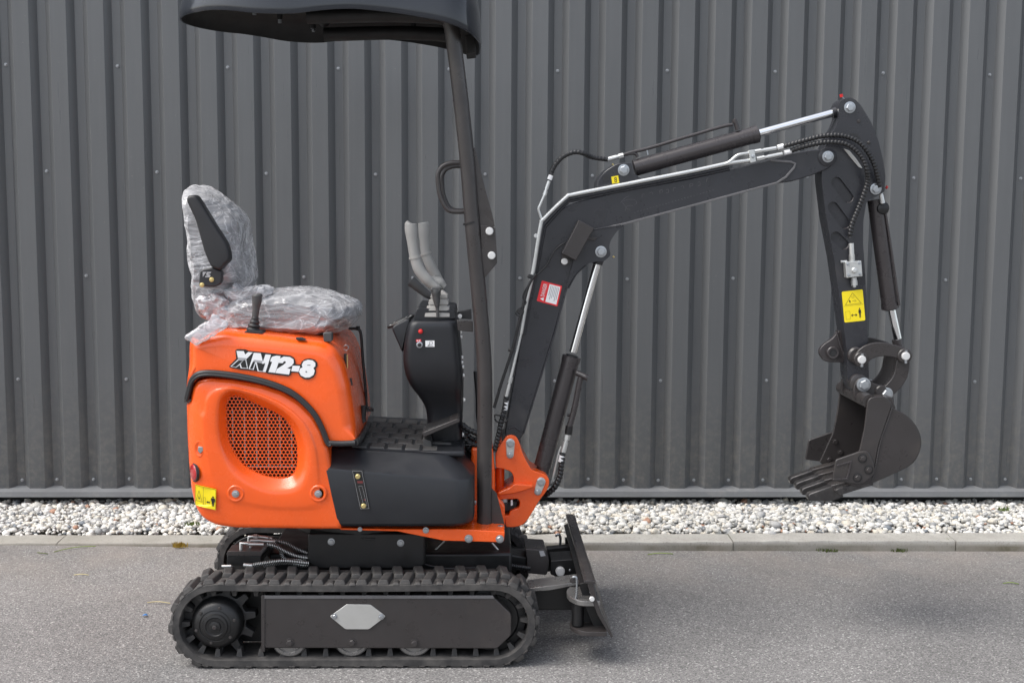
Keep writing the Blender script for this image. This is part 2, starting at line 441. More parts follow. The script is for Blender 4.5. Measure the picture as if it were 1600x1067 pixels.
# clear film: thin wrinkled polythene, hazy where it is creased
m = NT('film'); m.set(Base_Color=c4(.78, .78, .80), Roughness=.10, Specular_IOR_Level=1.0)
tr = m.n('ShaderNodeBsdfTransparent'); tr.inputs[0].default_value = c4(.96, .96, .965); mx = m.n('ShaderNodeMixShader')
def crease(rot, sc, scale, width, det=3):
    mp = m.n('ShaderNodeMapping'); mp.inputs['Rotation'].default_value = rot; mp.inputs['Scale'].default_value = sc; m.l(m.obj(), mp.inputs[0])
    n1 = m.n('ShaderNodeTexNoise', i_Scale=scale, i_Detail=float(det), i_Roughness=.6, i_Distortion=.9); m.l(mp.outputs[0], n1.inputs['Vector'])
    d = m.n('ShaderNodeMath', operation='SUBTRACT', i_1=.5); m.l(n1.outputs[0], d.inputs[0]); a_ = m.n('ShaderNodeMath', operation='ABSOLUTE'); m.l(d.outputs[0], a_.inputs[0])
    return m.ramp(a_.outputs[0], [(0, 1), (width, .12), (width*3, 0)]), n1.outputs[0]
k1, n1 = crease((0, .6, .2), (1, 1, 2.6), 4.2, .009, 2); k2, n2 = crease((.3, -1.0, 0), (1, 1, 2.2), 6.4, .009, 2); k3, n3 = crease((0, 1.3, .6), (1, 1.4, 3.2), 12, .010, 1)
def add(a, b, clamp=True):
    d = m.n('ShaderNodeMath', operation='ADD', use_clamp=clamp)
    for i, q in enumerate((a, b)):
        if hasattr(q, 'links'): m.l(q, d.inputs[i])
        else: d.inputs[i].default_value = q
    return d.outputs[0]
def scl(a, f):
    d = m.n('ShaderNodeMath', operation='MULTIPLY', i_1=f); m.l(a, d.inputs[0]); return d.outputs[0]
lw = m.n('ShaderNodeFresnel', i_IOR=1.45)
patch = m.ramp(m.noise(9, 4, .6), [(.38, .0), (.66, .42)])
fac = add(add(scl(add(add(k1, k2), scl(k3, .6)), .34), scl(patch, .30)), add(scl(lw.outputs[0], .85), .27))
m.l(fac, mx.inputs[0]); m.l(tr.outputs[0], mx.inputs[1]); m.l(m.b.outputs[0], mx.inputs[2]); m.l(mx.outputs[0], m.out.inputs['Surface'])
m.bump(add(add(scl(n1, 1.0), scl(n2, .6), False), scl(n3, .30), False), .62, .035)
paint('grass', (.16, .22, .05), .7, var=.3); paint('straw', (.42, .36, .20), .8, var=.2); paint('moss', (.30, .20, .03), .9, var=.4); paint('moss_green', (.10, .13, .03), .9, var=.4)
paint('blue_scrap', (.03, .16, .42), .4); paint('leaf_pale', (.55, .47, .36), .8)

# ------------------------------------------------------------------ the setting
def grid(name, xs, ys, zf, mat, kind='structure'):
    v = [(x, y, zf(x, y)) for y in ys for x in xs]; nx = len(xs); f = []
    for j in range(len(ys)-1):
        for i in range(nx-1): a = j*nx+i; f.append((a, a+1, a+nx+1, a+nx))
    o = link(name, new_mesh(name, v, f, mat, smooth=60)); o['kind'] = kind; return o
def kerb_y(x): return .992-.012*x
def kerb_top(x): return .040+.004*x
def ground_z(x, y):
    n = noise.noise(Vector((x*.9, y*.9, 0)))*.003
    k = max(0, min(1, (y-.35)/.6)); k = k*k*(3-2*k)
    lf = max(0, min(1, (-x-.2)/1.8)); lf = lf*lf*(3-2*lf)
    near = max(0, 1-math.hypot(max(0, abs(x+.55)-.7), max(0, abs(y)-.55))/.4)
    return n*(1-near) + .020*k*lf
xs = [-60, -20, -10] + [-6+.15*i for i in range(81)] + [10, 20, 60]
ys = [-60, -20, -8] + [-4+.15*i for i in range(35)] + [1.3, 2.2, 6, 60]
grid('asphalt_ground', xs, sorted(ys), lambda x, y: ground_z(x, y) if y < 1.2 else -.03, 'asphalt')

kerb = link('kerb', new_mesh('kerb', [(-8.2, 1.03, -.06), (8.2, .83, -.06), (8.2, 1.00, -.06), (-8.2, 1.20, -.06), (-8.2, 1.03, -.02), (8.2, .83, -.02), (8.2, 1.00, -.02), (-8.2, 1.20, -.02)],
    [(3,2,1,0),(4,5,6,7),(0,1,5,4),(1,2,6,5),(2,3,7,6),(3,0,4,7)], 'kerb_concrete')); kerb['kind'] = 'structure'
xj = at(86, 846, .99).x - 1.035*5
for i in range(15):
    x0 = xj+1.035*i+.002; x1 = xj+1.035*(i+1)-.002; n = 36; prof = [(0, -.03), (0, .45), (0, .88), (.0015, .97), (.005, 1.0), (.05, 1.02), (.135, 1.05), (.135, -.03)]
    dz = random.uniform(-.0025, .0025); dy = random.uniform(-.003, .003); v = []; f = []
    for k in range(n+1):
        x = x0+(x1-x0)*k/n
        for dyy, hz in prof:
            chip = noise.noise(Vector((x*9, dyy*30, i)))*.0030+noise.noise(Vector((x*31, dyy*60, i+5)))*.0016
            v.append((x, kerb_y(x)+dy+dyy+chip, (kerb_top(x)+dz)*hz+chip if hz > 0 else -.05))
    mpf = len(prof)
    for k in range(n):
        for q in range(mpf): a = k*mpf+q; b = k*mpf+(q+1) % mpf; f.append((a, b, b+mpf, a+mpf))
    f += [tuple(range(mpf)), tuple(range(n*mpf, (n+1)*mpf))]
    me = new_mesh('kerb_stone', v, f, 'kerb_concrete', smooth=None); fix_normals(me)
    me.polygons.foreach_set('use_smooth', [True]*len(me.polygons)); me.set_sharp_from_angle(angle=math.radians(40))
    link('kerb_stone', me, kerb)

# soil bed under the stones
gb = grid('gravel_bed', [-8, -4, 0, 4, 8], [1.05, 1.4, 1.95], lambda x, y: .012, 'soil')
for q in gb.data.vertices:
    if q.co.y < 1.2: q.co.y = kerb_y(q.co.x)+.12

def stones():
    bm = bmesh.new(); bmesh.ops.create_icosphere(bm, subdivisions=1, radius=1); bm.verts.ensure_lookup_table()
    bv = np.array([v.co[:] for v in bm.verts]); bf = np.array([[v.index for v in f.verts] for f in bm.faces]); bm.free()
    rng = np.random.default_rng(3); base = []
    for k in range(14):
        q = bv.copy()
        for _ in range(5):      # knock flat facets off the sphere
            d = rng.normal(size=3); d /= np.linalg.norm(d); lim = rng.uniform(.62, .9); s = q@d; q -= np.outer(np.maximum(0, s-lim), d)*.85
        q *= 1+rng.normal(size=(len(q), 1))*.03; base.append(q)
    pos = []
    for layer, (cell, z0) in enumerate(((.021, .052), (.0235, .063))):
        for x in np.arange(-3.2, 3.6, cell):
            for y in np.arange(1.07, 1.93, cell):
                if layer and rng.random() < .25: continue
                pos.append((x+rng.uniform(-.5, .5)*cell, y-.012*x*(y < 1.2)+rng.uniform(-.5, .5)*cell, z0+rng.uniform(-.006, .008)-.026*min(1, max(0, (y-1.25)/.45))+min(0, .006*x)*max(0, 1-(y-1.1)/.4)-.012*max(0, 1-(y-1.1)/.15)))
    for x in np.arange(-5.6, 5.9, .034):       # sparser beyond the frame
        if -3.2 < x < 3.6: continue
        for y in np.arange(1.07, 1.93, .034): pos.append((x+rng.uniform(-.5, .5)*.034, y-.012*x*(y < 1.2)+rng.uniform(-.5, .5)*.034, .050+rng.uniform(-.006, .008)))
    pos = np.array(pos)
    pos = pos[pos[:, 1] > .992-.012*pos[:, 0]+.138]
    n = len(pos); nv = len(bv); far_ = (pos[:, 0] < -3.2) | (pos[:, 0] > 3.6); nf = len(bf); V = np.empty((n, nv, 3)); size = np.exp(rng.normal(math.log(.0118), .36, n)).clip(.007, .029)*np.where(far_, 1.6, 1.0)
    for i in range(n):
        a = rng.uniform(0, 2*math.pi); t = rng.normal()*.5; ca, sa, ct, st = math.cos(a), math.sin(a), math.cos(t), math.sin(t)
        R = np.array([[ca, -sa, 0], [sa, ca, 0], [0, 0, 1]]) @ np.array([[1, 0, 0], [0, ct, -st], [0, st, ct]])
        s = size[i]*np.array([rng.uniform(.95, 1.5), rng.uniform(.8, 1.1), rng.uniform(.5, .85)])
        V[i] = (base[i % 14]*s) @ R.T + pos[i]
    F = (bf[None]+(np.arange(n)*nv)[:, None, None]).reshape(-1, 3)
    me = bpy.data.meshes.new('gravel'); me.vertices.add(n*nv); me.vertices.foreach_set('co', V.ravel())
    me.loops.add(F.size); me.loops.foreach_set('vertex_index', F.ravel().astype(np.int32))
    me.polygons.add(len(F)); me.polygons.foreach_set('loop_start', np.arange(0, F.size, 3, dtype=np.int32)); me.polygons.foreach_set('loop_total', np.full(len(F), 3, dtype=np.int32))
    me.materials.append(MAT['pebbles']); me.update(calc_edges=True); me.polygons.foreach_set('use_smooth', [True]*len(me.polygons))
    return link('gravel', me)
tag(stones(), 'bed of white and grey pebbles between kerb and metal wall', 'gravel', kind='stuff')

# corrugated wall: sheets of five ribs, every screw its own piece
PIT = .183; WX0 = -2.3449; WY = 1.7644; DEP = .0365
wall = thing('corrugated_wall', 'tall dark grey corrugated metal wall behind the gravel', 'wall', (0, WY, 0))
zb, zt = .105, 4.2
half = [(-.0205, 0), (.0205, 0), (.0525, -DEP), (.1305, -DEP)]   # valley, slope, crown; the next slope closes the period
k0, k1 = -20, 52
def sheet(ka, kb, lap):
    pr = []
    for k in range(ka, kb):
        for dx, dy in half: pr.append((WX0+k*PIT+dx, WY+dy))
    pr.append((WX0+kb*PIT-.0205, WY)); pr.append((WX0+kb*PIT+.018, WY))
    th = .0012 if lap else 0
    r = []
    for i, (x, y) in enumerate(pr):        # small bend radius at every fold
        r.append((x, y-th))
    v = []; f = []; zs = [zb, zb+.6, 1.6, 2.9, zt]; n = len(r)
    for z in zs:
        for x, y in r: v.append((x, y+noise.noise(Vector((x*1.3, 0, z*.8)))*.0022, z))
    for j in range(len(zs)-1):
        for i in range(n-1): a = j*n+i; f.append((a, a+1, a+n+1, a+n))
    o = link('wall_sheet', new_mesh('wall_sheet', v, f, 'wall_sheet', smooth=20), wall)
    so = o.modifiers.new('solid', 'SOLIDIFY'); so.thickness = .001; so.offset = 1
    bv_ = o.modifiers.new('bevel', 'BEVEL'); bv_.width = .004; bv_.segments = 2; bv_.limit_method = 'ANGLE'; bv_.angle_limit = math.radians(25)
for i, ka in enumerate(range(k0, k1, 5)): sheet(ka, ka+5, i % 2)
scr = lathe_mesh('screw', [(.0088, 0), (.0088, .0025), (.0058, .003), (.0058, .008), (.0048, .009)], 'screw_head', 12)
for k in range(-3, 33):
    for z, md in ((2.2511, 0), (1.7293, 1), (1.2072, 2), (.6805, 0), (.1582, None), (2.772, 2)):
        if md is None or k % 3 == md: link('screw', scr, wall, (WX0+k*PIT+random.uniform(-.003, .003), WY-.0015, z+random.uniform(-.004, .004)))
# drip flashing below the sheets, in lengths
fx = [-6.2, -3.2, at(905, 765, 1.70).x, 3.45, 6.6]
for i in range(4):
    x0, x1 = fx[i], fx[i+1]; s = .0015*(i % 2)
    pr = [(WY+.006, .128), (WY-.004, .126), (WY-.078-s, .112-s), (WY-.0795-s, .084), (WY-.066, .080), (WY-.066, .083), (WY-.075, .087), (WY-.074, .108), (WY-.004, .118)]
    v = [(x, y, z) for x in (x0, x1+.02) for y, z in pr]; n = len(pr); f = [(k, (k+1) % n, n+(k+1) % n, n+k) for k in range(n)]+[tuple(range(n)), tuple(range(n, 2*n))]
    me = new_mesh('flashing', v, f, 'flashing', smooth=None); fix_normals(me); link('flashing', me, wall)
box('plinth', (-6.4, WY+.02, -.05), (7.4, WY+.3, 4.1), 'black_frame', wall, 0)

# small things lying about
def blade(name, pts, Yz, wd, mat, label, cat, group=None):
    P = []
    for x, y in pts:
        d = at(x, y, 0)-CAM; t = (Yz-CAM.z)/d.z; P.append(CAM+d*t)
    P = crom(P, 5); v = []; f = []
    for i, p in enumerate(P):
        T = (P[min(i+1, len(P)-1)]-P[max(0, i-1)]).normalized(); s = T.cross(Vector((0, 0, 1)))*wd*(1-.8*abs(2*i/(len(P)-1)-1)**2)
        h = .004*math.sin(math.pi*i/(len(P)-1))
        v += [p+s+Vector((0, 0, h)), p+Vector((0, 0, h+.002)), p-s+Vector((0, 0, h)), p-Vector((0, 0, .002-h))]
    for i in range(len(P)-1):
        for k in range(4): a = i*4+k; b = i*4+(k+1) % 4; f.append((a, b, b+4, a+4))
    f += [(0, 1, 2, 3), tuple(len(v)-4+k for k in range(4))]
    return tag(link(name, new_mesh(name, v, f, mat)), label, cat, group)
blade('grass_stalk', [(84, 862), (105, 858), (125, 855), (150, 853)], .024, .0032, 'grass', 'long dry green stalk lying on asphalt by the left kerb joint', 'stalk')
blade('grass_stalk', [(58, 863), (66, 865), (75, 865)], .022, .003, 'moss_green', 'short dark green stalk left of the longer one', 'stalk')
blade('straw', [(230, 941), (247, 941), (266, 942)], .006, .0022, 'straw', 'pale straw lying beside the back of the near track', 'straw')
blade('straw', [(115, 898), (128, 898), (139, 898)], .008, .002, 'straw', 'short pale straw alone on the left asphalt', 'straw')
blade('grass_sprig', [(1012, 866), (1030, 865), (1052, 865)], .003, .0035, 'grass', 'yellow green grass blade at kerb foot right of the dozer blade', 'grass blade')
blade('grass_sprig', [(1567, 911), (1580, 911), (1592, 912)], .003, .003, 'grass', 'green grass blade on asphalt at the right edge', 'grass blade')
blade('dry_leaf', [(125, 871), (130, 871), (137, 871)], .010, .010, 'leaf_pale', 'small pale dry leaf on the left asphalt', 'leaf')
blade('plastic_scrap', [(223, 961), (227, 961), (231, 961)], .006, .009, 'blue_scrap', 'tiny blue plastic scrap on asphalt behind the near track', 'scrap')
def tuft(name, px, py, Y, z, n, h, sp, mat, label, cat):
    c = at(px, py, Y); v = []; f = []
    for i in range(n):
        a = random.uniform(0, 2*math.pi); r = random.uniform(0, sp); b = Vector((c.x+r*math.cos(a)*1.6, Y+r*math.sin(a)*.5, z)); l = h*random.uniform(.5, 1.1)
        t = b+Vector((random.uniform(-.5, .5)*l, random.uniform(-.6, .2)*l, l)); s = Vector((.0022, .001, 0)); mm = b.lerp(t, .5)+Vector((0, 0, l*.12))
        o = len(v); v += [b-s, b+s, mm+s*.9, mm-s*.9, t]; f += [(o, o+1, o+2, o+3), (o+3, o+2, o+4)]
    return tag(link(name, new_mesh(name, v, f, mat)), label, cat)
tuft('moss_tuft', 281, 849, .985, .018, 60, .028, .022, 'moss', 'orange brown tuft of moss at the kerb foot left of the machine', 'moss')
tuft('moss_tuft', 1292, 860, .965, .0, 50, .018, .035, 'moss_green', 'flat olive moss patch at the kerb foot below the bucket', 'moss')
tuft('moss_tuft', 1405, 864, .963, .0, 50, .017, .03, 'moss_green', 'dark olive moss patch at kerb foot left of the right joint', 'moss')
tuft('weed', 1483, 850, 1.0, .02, 12, .05, .006, 'grass', 'thin weed growing from the right kerb joint', 'weed')
tuft('weed', 300, 827, 1.2, .065, 40, .02, .03, 'grass', 'low green weed in the gravel left under the orange body', 'weed')
tuft('weed', 1568, 799, 1.45, .07, 40, .025, .03, 'grass', 'low green weed in the gravel at the right edge', 'weed')
for o in list(bpy.data.objects):
    g = {'moss': 'moss at the foot of the kerb', 'weed': 'weeds in the gravel and kerb', 'straw': 'straws on the asphalt', 'stalk': 'stalks on the asphalt by the kerb', 'grass blade': 'grass blades on the asphalt'}.get(o.get('category'))
    if g: o['group'] = g

# ================================================================== the excavator
EX = thing('mini_excavator', 'orange and dark grey mini excavator with canopy parked on asphalt', 'excavator', (at(551, 1000, -.465).x, 0, 0))
BOLT = bolt_mesh('bolt', 'zinc', .010); BOLT_D = bolt_mesh('bolt', 'steel_paint', .010); NUT = bolt_mesh('bolt', 'zinc', .0155); CAPB = bolt_mesh('bolt', 'white_cap', .0125, False, 1.05)
def bolt(px, py, Y, parent, me=BOLT, s=1.0): return link('bolt', me, parent, at(px, py, Y), (0, random.uniform(0, 1), 0), s)

# ------------------------------------------------ crawler tracks
CLz = .153; RO = .146; TH = .026
xL = at(336, 974, -.465).x; xR = at(771, 977, -.465).x
def stadium(R, n=14):
    """closed path round both wheels: points, outward normals and lengths, from the rear bottom forward"""
    pts = []; LB = xR-xL
    for i in range(n): pts.append((xL+LB*i/n, CLz-R, (0, -1)))
    for i in range(n+1): a = -math.pi/2+math.pi*i/n; pts.append((xR+R*math.cos(a), CLz+R*math.sin(a), (math.cos(a), math.sin(a))))
    for i in range(1, n): t = i/n; pts.append((xR-LB*t, CLz+R-.004*math.sin(math.pi*t), (0, 1)))
    for i in range(n+1): a = math.pi/2+math.pi*i/n; pts.append((xL+R*math.cos(a), CLz+R*math.sin(a), (math.cos(a), math.sin(a))))
    return pts[:-1]
def build_track(Yn, Yf_, label):
    st = stadium(RO); v = []; f = []; sec = [(0, Yn+.004), (-.002, Yn), (-TH+.003, Yn), (-TH, Yn+.006), (-TH, Yf_-.006), (-TH+.003, Yf_), (-.002, Yf_), (0, Yf_-.004)]; ns = len(sec); n = len(st)
    for x, z, (nx, nz) in st:
        for d, y in sec: v.append((x+nx*d, y, z+nz*d))
    for i in range(n):
        for k in range(ns): a = i*ns+k; b = i*ns+(k+1) % ns; c = ((i+1) % n)*ns; f.append((a, b, c+(k+1) % ns, c+k))
    me = new_mesh('track', v, f, 'track_rubber', smooth=None); fix_normals(me); me.polygons.foreach_set('use_smooth', [True]*len(me.polygons)); me.set_sharp_from_angle(angle=math.radians(40))
    tr = link('track', me, EX); tr['label'] = label
    fine = stadium(RO, 120); L = [0]
    for a, b in zip(fine, fine[1:]+fine[:1]): L.append(L[-1]+math.hypot(b[0]-a[0], b[1]-a[1]))
    tot = L[-1]; N = 38; mid = (Yn+Yf_)/2
    def frame(s):
        s %= tot; i = max(0, np.searchsorted(L, s)-1); i = min(i, len(fine)-1); a = fine[i]; b = fine[(i+1) % len(fine)]; t = (s-L[i])/(L[i+1]-L[i])
        x = a[0]+(b[0]-a[0])*t; z = a[1]+(b[1]-a[1])*t; nx, nz = a[2]; return Matrix(((-nz*-1, 0, nx, x), (0, 1, 0, 0), (-nx, 0, nz, z), (0, 0, 0, 1)))
    def lug_mesh(nm, y0, y1, l0, l1, h, skew, mat):
        v = [(-l0-skew, y0, -.002), (l0-skew, y0, -.002), (l0+skew, y1, -.002), (-l0+skew, y1, -.002), (-l1-skew*.9, y0+.006, h), (l1-skew*.9, y0+.006, h), (l1+skew*.9, y1-.008, h), (-l1+skew*.9, y1-.008, h)]
        return new_mesh(nm, v, [(3,2,1,0),(4,5,6,7),(0,1,5,4),(1,2,6,5),(2,3,7,6),(3,0,4,7)], mat, smooth=None)
    la = lug_mesh('lug', Yn+.001, mid+.018, .021, .014, .016, .007, 'track_rubber'); lb = lug_mesh('lug', mid-.018, Yf_-.001, .021, .014, .016, -.007, 'track_rubber')
    le = lug_mesh('edge_lug', Yn-.003, Yn+.045, .013, .008, .007, .0, 'track_rubber')
    gt = new_mesh('guide_tooth', [(-.011, mid-.028, TH-.003), (.011, mid-.028, TH-.003), (.011, mid+.028, TH-.003), (-.011, mid+.028, TH-.003), (-.006, mid-.02, TH+.026), (.006, mid-.02, TH+.026), (.006, mid+.02, TH+.026), (-.006, mid+.02, TH+.026)],
        [(3,2,1,0),(4,5,6,7),(0,1,5,4),(1,2,6,5),(2,3,7,6),(3,0,4,7)], 'track_rubber', smooth=None)
    gt2 = gt.copy()
    for q in gt2.vertices: q.co.y += -.034
    flip = Matrix.Diagonal((1, 1, -1, 1))
    for i in range(N):
        s = tot*i/N
        for me_, ds in ((la, 0), (lb, .5), (le, .5)):
            o = link(me_.name.split('.')[0], me_, tr, mat4=frame(s+ds*tot/N)); bev(o, .0035, 2, 30)
        link('guide_tooth', gt2, tr, mat4=frame(s) @ flip)
    # wheels and side frame
    mY = mid
    z0 = CLz
    out = -1 if Yn < 0 and abs(Yn) > abs(Yf_) else 1
    return tr
tr_near = build_track(-.465, -.285, 'near rubber crawler track')
tr_far = build_track(.285, .465, 'far rubber crawler track')
def sprocket(x, Yc, near):
    n = 11; pts = []
    for i in range(n):
        for da, r in ((-.5, .094), (-.28, .096), (-.15, .130), (.15, .130), (.28, .096)):
            a = 2*math.pi*(i+da)/n+.14; pts.append(Vector((x+r*math.cos(a), 0, CLz+.001+r*math.sin(a))))
    sp = prism3('sprocket', pts, Yc-.03, Yc+.016, 'black_rubber', EX, .003)
    if near:
        p = at(334, 965, -.43)
        hub = lathe_mesh('hub', [(.081, -.05), (.081, 0), (.079, .006), (.077, .018), (.071, .030), (.062, .038), (.050, .042), (.048, .040), (.040, .043), (.038, .048), (.030, .050), (.027, .047), (.018, .047), (.017, .053), (.010, .055)], 'black_frame', 36)
        h = link('hub', hub, sp, (x, -.42, CLz-.002), None, (1.1, 1, 1.1)); link('bolt', BOLT_D, sp, (x, -.472, CLz-.002), (0, .4, 0), .8)
        for k in range(6):
            a = k*math.pi/3+.3; link('bolt', BOLT_D, sp, (x+.068*math.cos(a), -.460, CLz+.062*math.sin(a)), (0, a, 0), .45)
    return sp
sprocket(xL, -.375, True); sprocket(xL, .375, False)
idl = lathe_mesh('idler', [(.05, -.03), (.112, -.03), (.112, -.018), (.098, -.012), (.098, .012), (.112, .018), (.112, .03), (.09, .032), (.085, .026), (.045, .024), (.04, .035), (.02, .036)], 'black_frame', 40)
link('idler_wheel', idl, EX, (xR, -.375, CLz)); link('idler_wheel', idl, EX, (xR, .375, CLz))
rol = lathe_mesh('roller', [(.02, -.055), (.056, -.055), (.062, -.05), (.062, -.036), (.05, -.03), (.05, .03), (.062, .036), (.062, .05), (.057, .055), (.047, .055), (.044, .052), (.02, .052)], 'worn_steel', 32)
for px in (452.6, 550, 648):
    X = at(px, 1004, -.43).x
    for yy in (-.388, .375): link('track_roller', rol, EX, (X, yy, RO and CLz-RO+TH+.062))
fr = [(412, 932), (772, 933), (799, 959), (799, 992), (777, 1013), (412, 1012)]
sf = prism('track_frame', rnd(fr, [2, 4, 5, 5, 4, 2]), -.452, -.335, 'steel_paint', EX, .004)
prism('flange', [(408, 930), (414, 929), (414, 1018), (408, 1018)], -.455, -.33, 'steel_paint', sf, .002)
prism('top_flange', [(413, 930), (770, 930), (773, 935), (413, 935)], -.4555, -.4515, 'highlight_and_mark', sf, .001)  # paler colour stands for the highlight along the top edge
for px, py in ((452.6, 1003), (550, 1003), (648, 1004)): bolt(px, py, -.452, sf, BOLT_D, 1.1)
np_ = prism('name_plate', rnd(Z6((1100,650),(1205,575),(1355,577),(1450,650),(1345,730),(1198,730)), 2.5), -.456, -.452, 'plate_alu', sf, .0008)
for px, py in (Z6((1130,650)), Z6((1422,652))): bolt(px, py, -.456, sf, BOLT, .75)
ffr = [Vector((p.x, 0, p.z)) for p in P3(fr, -.452)]; prism3('track_frame', ffr, .335, .452, 'steel_paint', EX, .004)

for Ya, Yb_ in ((-.318, -.287), (.287, .318)):
    st_ = [Vector((x, 0, z)) for x, z, _ in stadium(RO-TH-.010, 14)]; prism3('inner_guard', st_, Ya, Yb_, 'black_frame', EX, .004)
for s_ in (-1, 1): cyl('travel_motor', Vector((xL, s_*.30, CLz)), Vector((xL, s_*.20, CLz)), .085, 'black_frame', EX, seg=28)
# ------------------------------------------------ undercarriage frame and slewing ring
uc = prism('undercarriage_frame', rnd([(481, 833), (664, 833), (664, 884), (640, 889), (498, 889), (481, 880)], 4), -.27, .27, 'black_frame', EX, .006)
xa, xb = at(430, 900, -.3).x, at(760, 900, -.3).x
box('cross_member', (xa, -.34, .14), (xb, .34, .26), 'black_frame', uc, .01)
box('centre_beam', (at(420, 870, -.2).x, -.20, .22), (at(800, 870, -.2).x, .20, .33), 'black_frame', uc, .01)
for px, py in ((517.7, 846), (626, 848)): bolt(px, py, -.27, uc, BOLT, .95)
prism('cover_plate', Z5((250,992),(330,992),(325,1004),(285,1006),(245,1000)), -.274, -.27, 'black_frame', uc, .001)
ring = []
for i in range(40): a = 2*math.pi*i/40; ring.append((math.cos(a)*.25, math.sin(a)*.25))
def disc(name, c, r, z0, z1, mat, parent, n=40):
    v = [(c[0]+r*math.cos(2*math.pi*i/n), c[1]+r*math.sin(2*math.pi*i/n), z) for z in (z0, z1) for i in range(n)]
    f = [(i, (i+1) % n, n+(i+1) % n, n+i) for i in range(n)]+[tuple(range(n-1, -1, -1)), tuple(range(n, 2*n))]
    o = link(name, new_mesh(name, v, f, mat), parent); bev(o, .004); return o
xs_ = at(570, 830, 0).x
disc('slew_ring', (xs_, 0), .27, .40, .462, 'black_frame', EX)
disc('slew_cover', (xs_-.03, 0), .31, .452, .470, 'steel_paint', EX)
# travel motor box with fittings and hoses behind the near track
mb = prism('motor_guard', C1((130,425),(590,425),(640,360),(680,325),(690,335),(600,440),(600,560),(130,560)), -.27, -.10, 'black_frame', EX, .003)
prism('guard_top', C1((122,400),(140,365),(600,362),(640,330),(676,318),(600,425),(130,428)), -.275, -.19, 'steel_paint', mb, .001)
def fitting(pts, Y, r, parent, nm='fitting', mat='pipe_steel'):
    o = ptube(nm, pts, Y, r, mat, parent, sub=0, seg=12); return o
fitting(C1((325,400),(325,250),(430,250)), -.25, .0065, mb); fitting(C1((430,262),(640,265)), -.25, .0060, mb)
fitting(C1((460,370),(460,290)), -.22, .006, mb)
fitting(C1((435,240),(435,160),(520,155)), -.2, .006, mb); fitting(C1((520,152),(700,175),(760,190)), -.2, .0058, mb)
fitting(C1((450,215),(580,212),(800,228)), -.22, .0055, mb)
for q in ((325,395), (460,372)):
    p = at(*C1(q), -.24); cyl('nut', p-Vector((0,0,.004)), p+Vector((0,0,.007)), .0098, 'pipe_steel', mb, seg=6)
for q in ((430,255), (525,155)):
    p = at(*C1(q), -.23); cyl('nut', p-Vector((.006,0,0)), p+Vector((.008,0,0)), .0088, 'pipe_steel', mb, seg=6)
for i, (pts, Y) in enumerate(((C1((690,265),(820,300),(960,375),(1100,430),(1270,462)), -.25), (C1((700,178),(800,215),(960,255),(1120,340),(1270,395)), -.2), (C1((760,228),(870,330),(900,430),(980,485),(1270,478)), -.22),
        (C1((480,556),(640,530),(850,500),(1000,500),(1270,530)), -.30), (C1((640,560),(850,525),(1000,520),(1180,555),(1270,548)), -.29))):
    o = ptube('hydraulic_hose', pts, Y, .0068, 'hose', EX, sub=6, rib=.06, pitch=.0062, seg=10)
    w_ = ptube('guard_spring', pts, Y, .0073, 'pipe_steel', o, sub=6, seg=4)
    # thin bright wire wound round the hose
    path = crom([at(x, y, Y) for x, y in pts], 8); L = [0]
    for a, b in zip(path, path[1:]): L.append(L[-1]+(b-a).length)
    wire = []; nn = int(L[-1]/.0062*8); j = 0
    for q in range(nn):
        s = L[-1]*q/nn
        while j < len(path)-2 and L[j+1] < s: j += 1
        t = (s-L[j])/(L[j+1]-L[j]); p = path[j].lerp(path[j+1], t); T = (path[j+1]-path[j]).normalized(); e1 = T.cross(Vector((0, 1, 0))).normalized(); e2 = T.cross(e1); a = q*2*math.pi/8
        wire.append(p+(e1*math.cos(a)+e2*math.sin(a))*.0072)
    vv, ff = tube_data(wire, .0009, 4); w_.data = new_mesh('guard_spring', vv, ff, 'pipe_steel')
fitting(C1((360,552),(480,562)), -.30, .0065, mb); fitting(C1((60,572),(190,568)), -.32, .005, mb)

# ------------------------------------------------ dozer blade
bp = [(916, 906), (927, 906), (932, 936), (940, 958), (958, 994), (955, 996), (934, 961), (926, 940)]
dz = prism('dozer_blade', bp, -.465, .44, 'steel_paint', EX, .0015)
prism('blade_back', rnd([(905, 912), (920, 908), (928, 938), (938, 962), (948, 985), (930, 985), (915, 950)], 2), -.40, .40, 'black_frame', dz, .003)
# top flange of the blade: the folded rim that runs across the machine
prism('blade_rim', [(913, 907), (930, 908), (931, 912), (913, 911)], -.467, .442, 'steel_paint', dz, .001)
def dplate(name, cpx, cpy, rx, th, Yc, dy, mat, parent):
    c = at(cpx, cpy, Yc); v = []; n = 24; P = []
    for i in range(n+1):
        a = math.pi/2+math.pi*i/n; P.append((c.x+rx*math.cos(a), c.y+dy*math.sin(a)))
    P += [(c.x+rx*.75, c.y-dy), (c.x+rx*.75, c.y+dy)]
    v = [(x, y, z) for z in (c.z-th/2, c.z+th/2) for x, y in P]; m_ = len(P)
    f = [(i, (i+1) % m_, m_+(i+1) % m_, m_+i) for i in range(m_)]+[tuple(range(m_)), tuple(range(m_, 2*m_))]
    me = new_mesh(name, v, f, mat, smooth=None); fix_normals(me); o = link(name, me, parent); bev(o, .002); return o
dplate('hinge_disc', 913, 929, .062, .018, -.365, .098, 'worn_steel', dz)
dplate('hinge_disc', 921, 977, .070, .016, -.375, .088, 'steel_paint', dz)
prism('hinge_web', [(893, 938), (926, 936), (938, 975), (900, 976)], -.36, -.34, 'black_frame', dz, .002)
p = at(903, 940, -.40); q = at(905, 975, -.40); cyl('hinge_post', Vector((p.x, -.40, q.z)), Vector((p.x, -.40, p.z)), .022, 'black_frame', dz)
ptube('locking_pin', Z7((1095,452),(1112,450),(1120,470),(1118,545),(1112,580)), -.43, .0042, 'zinc', dz, sub=4)
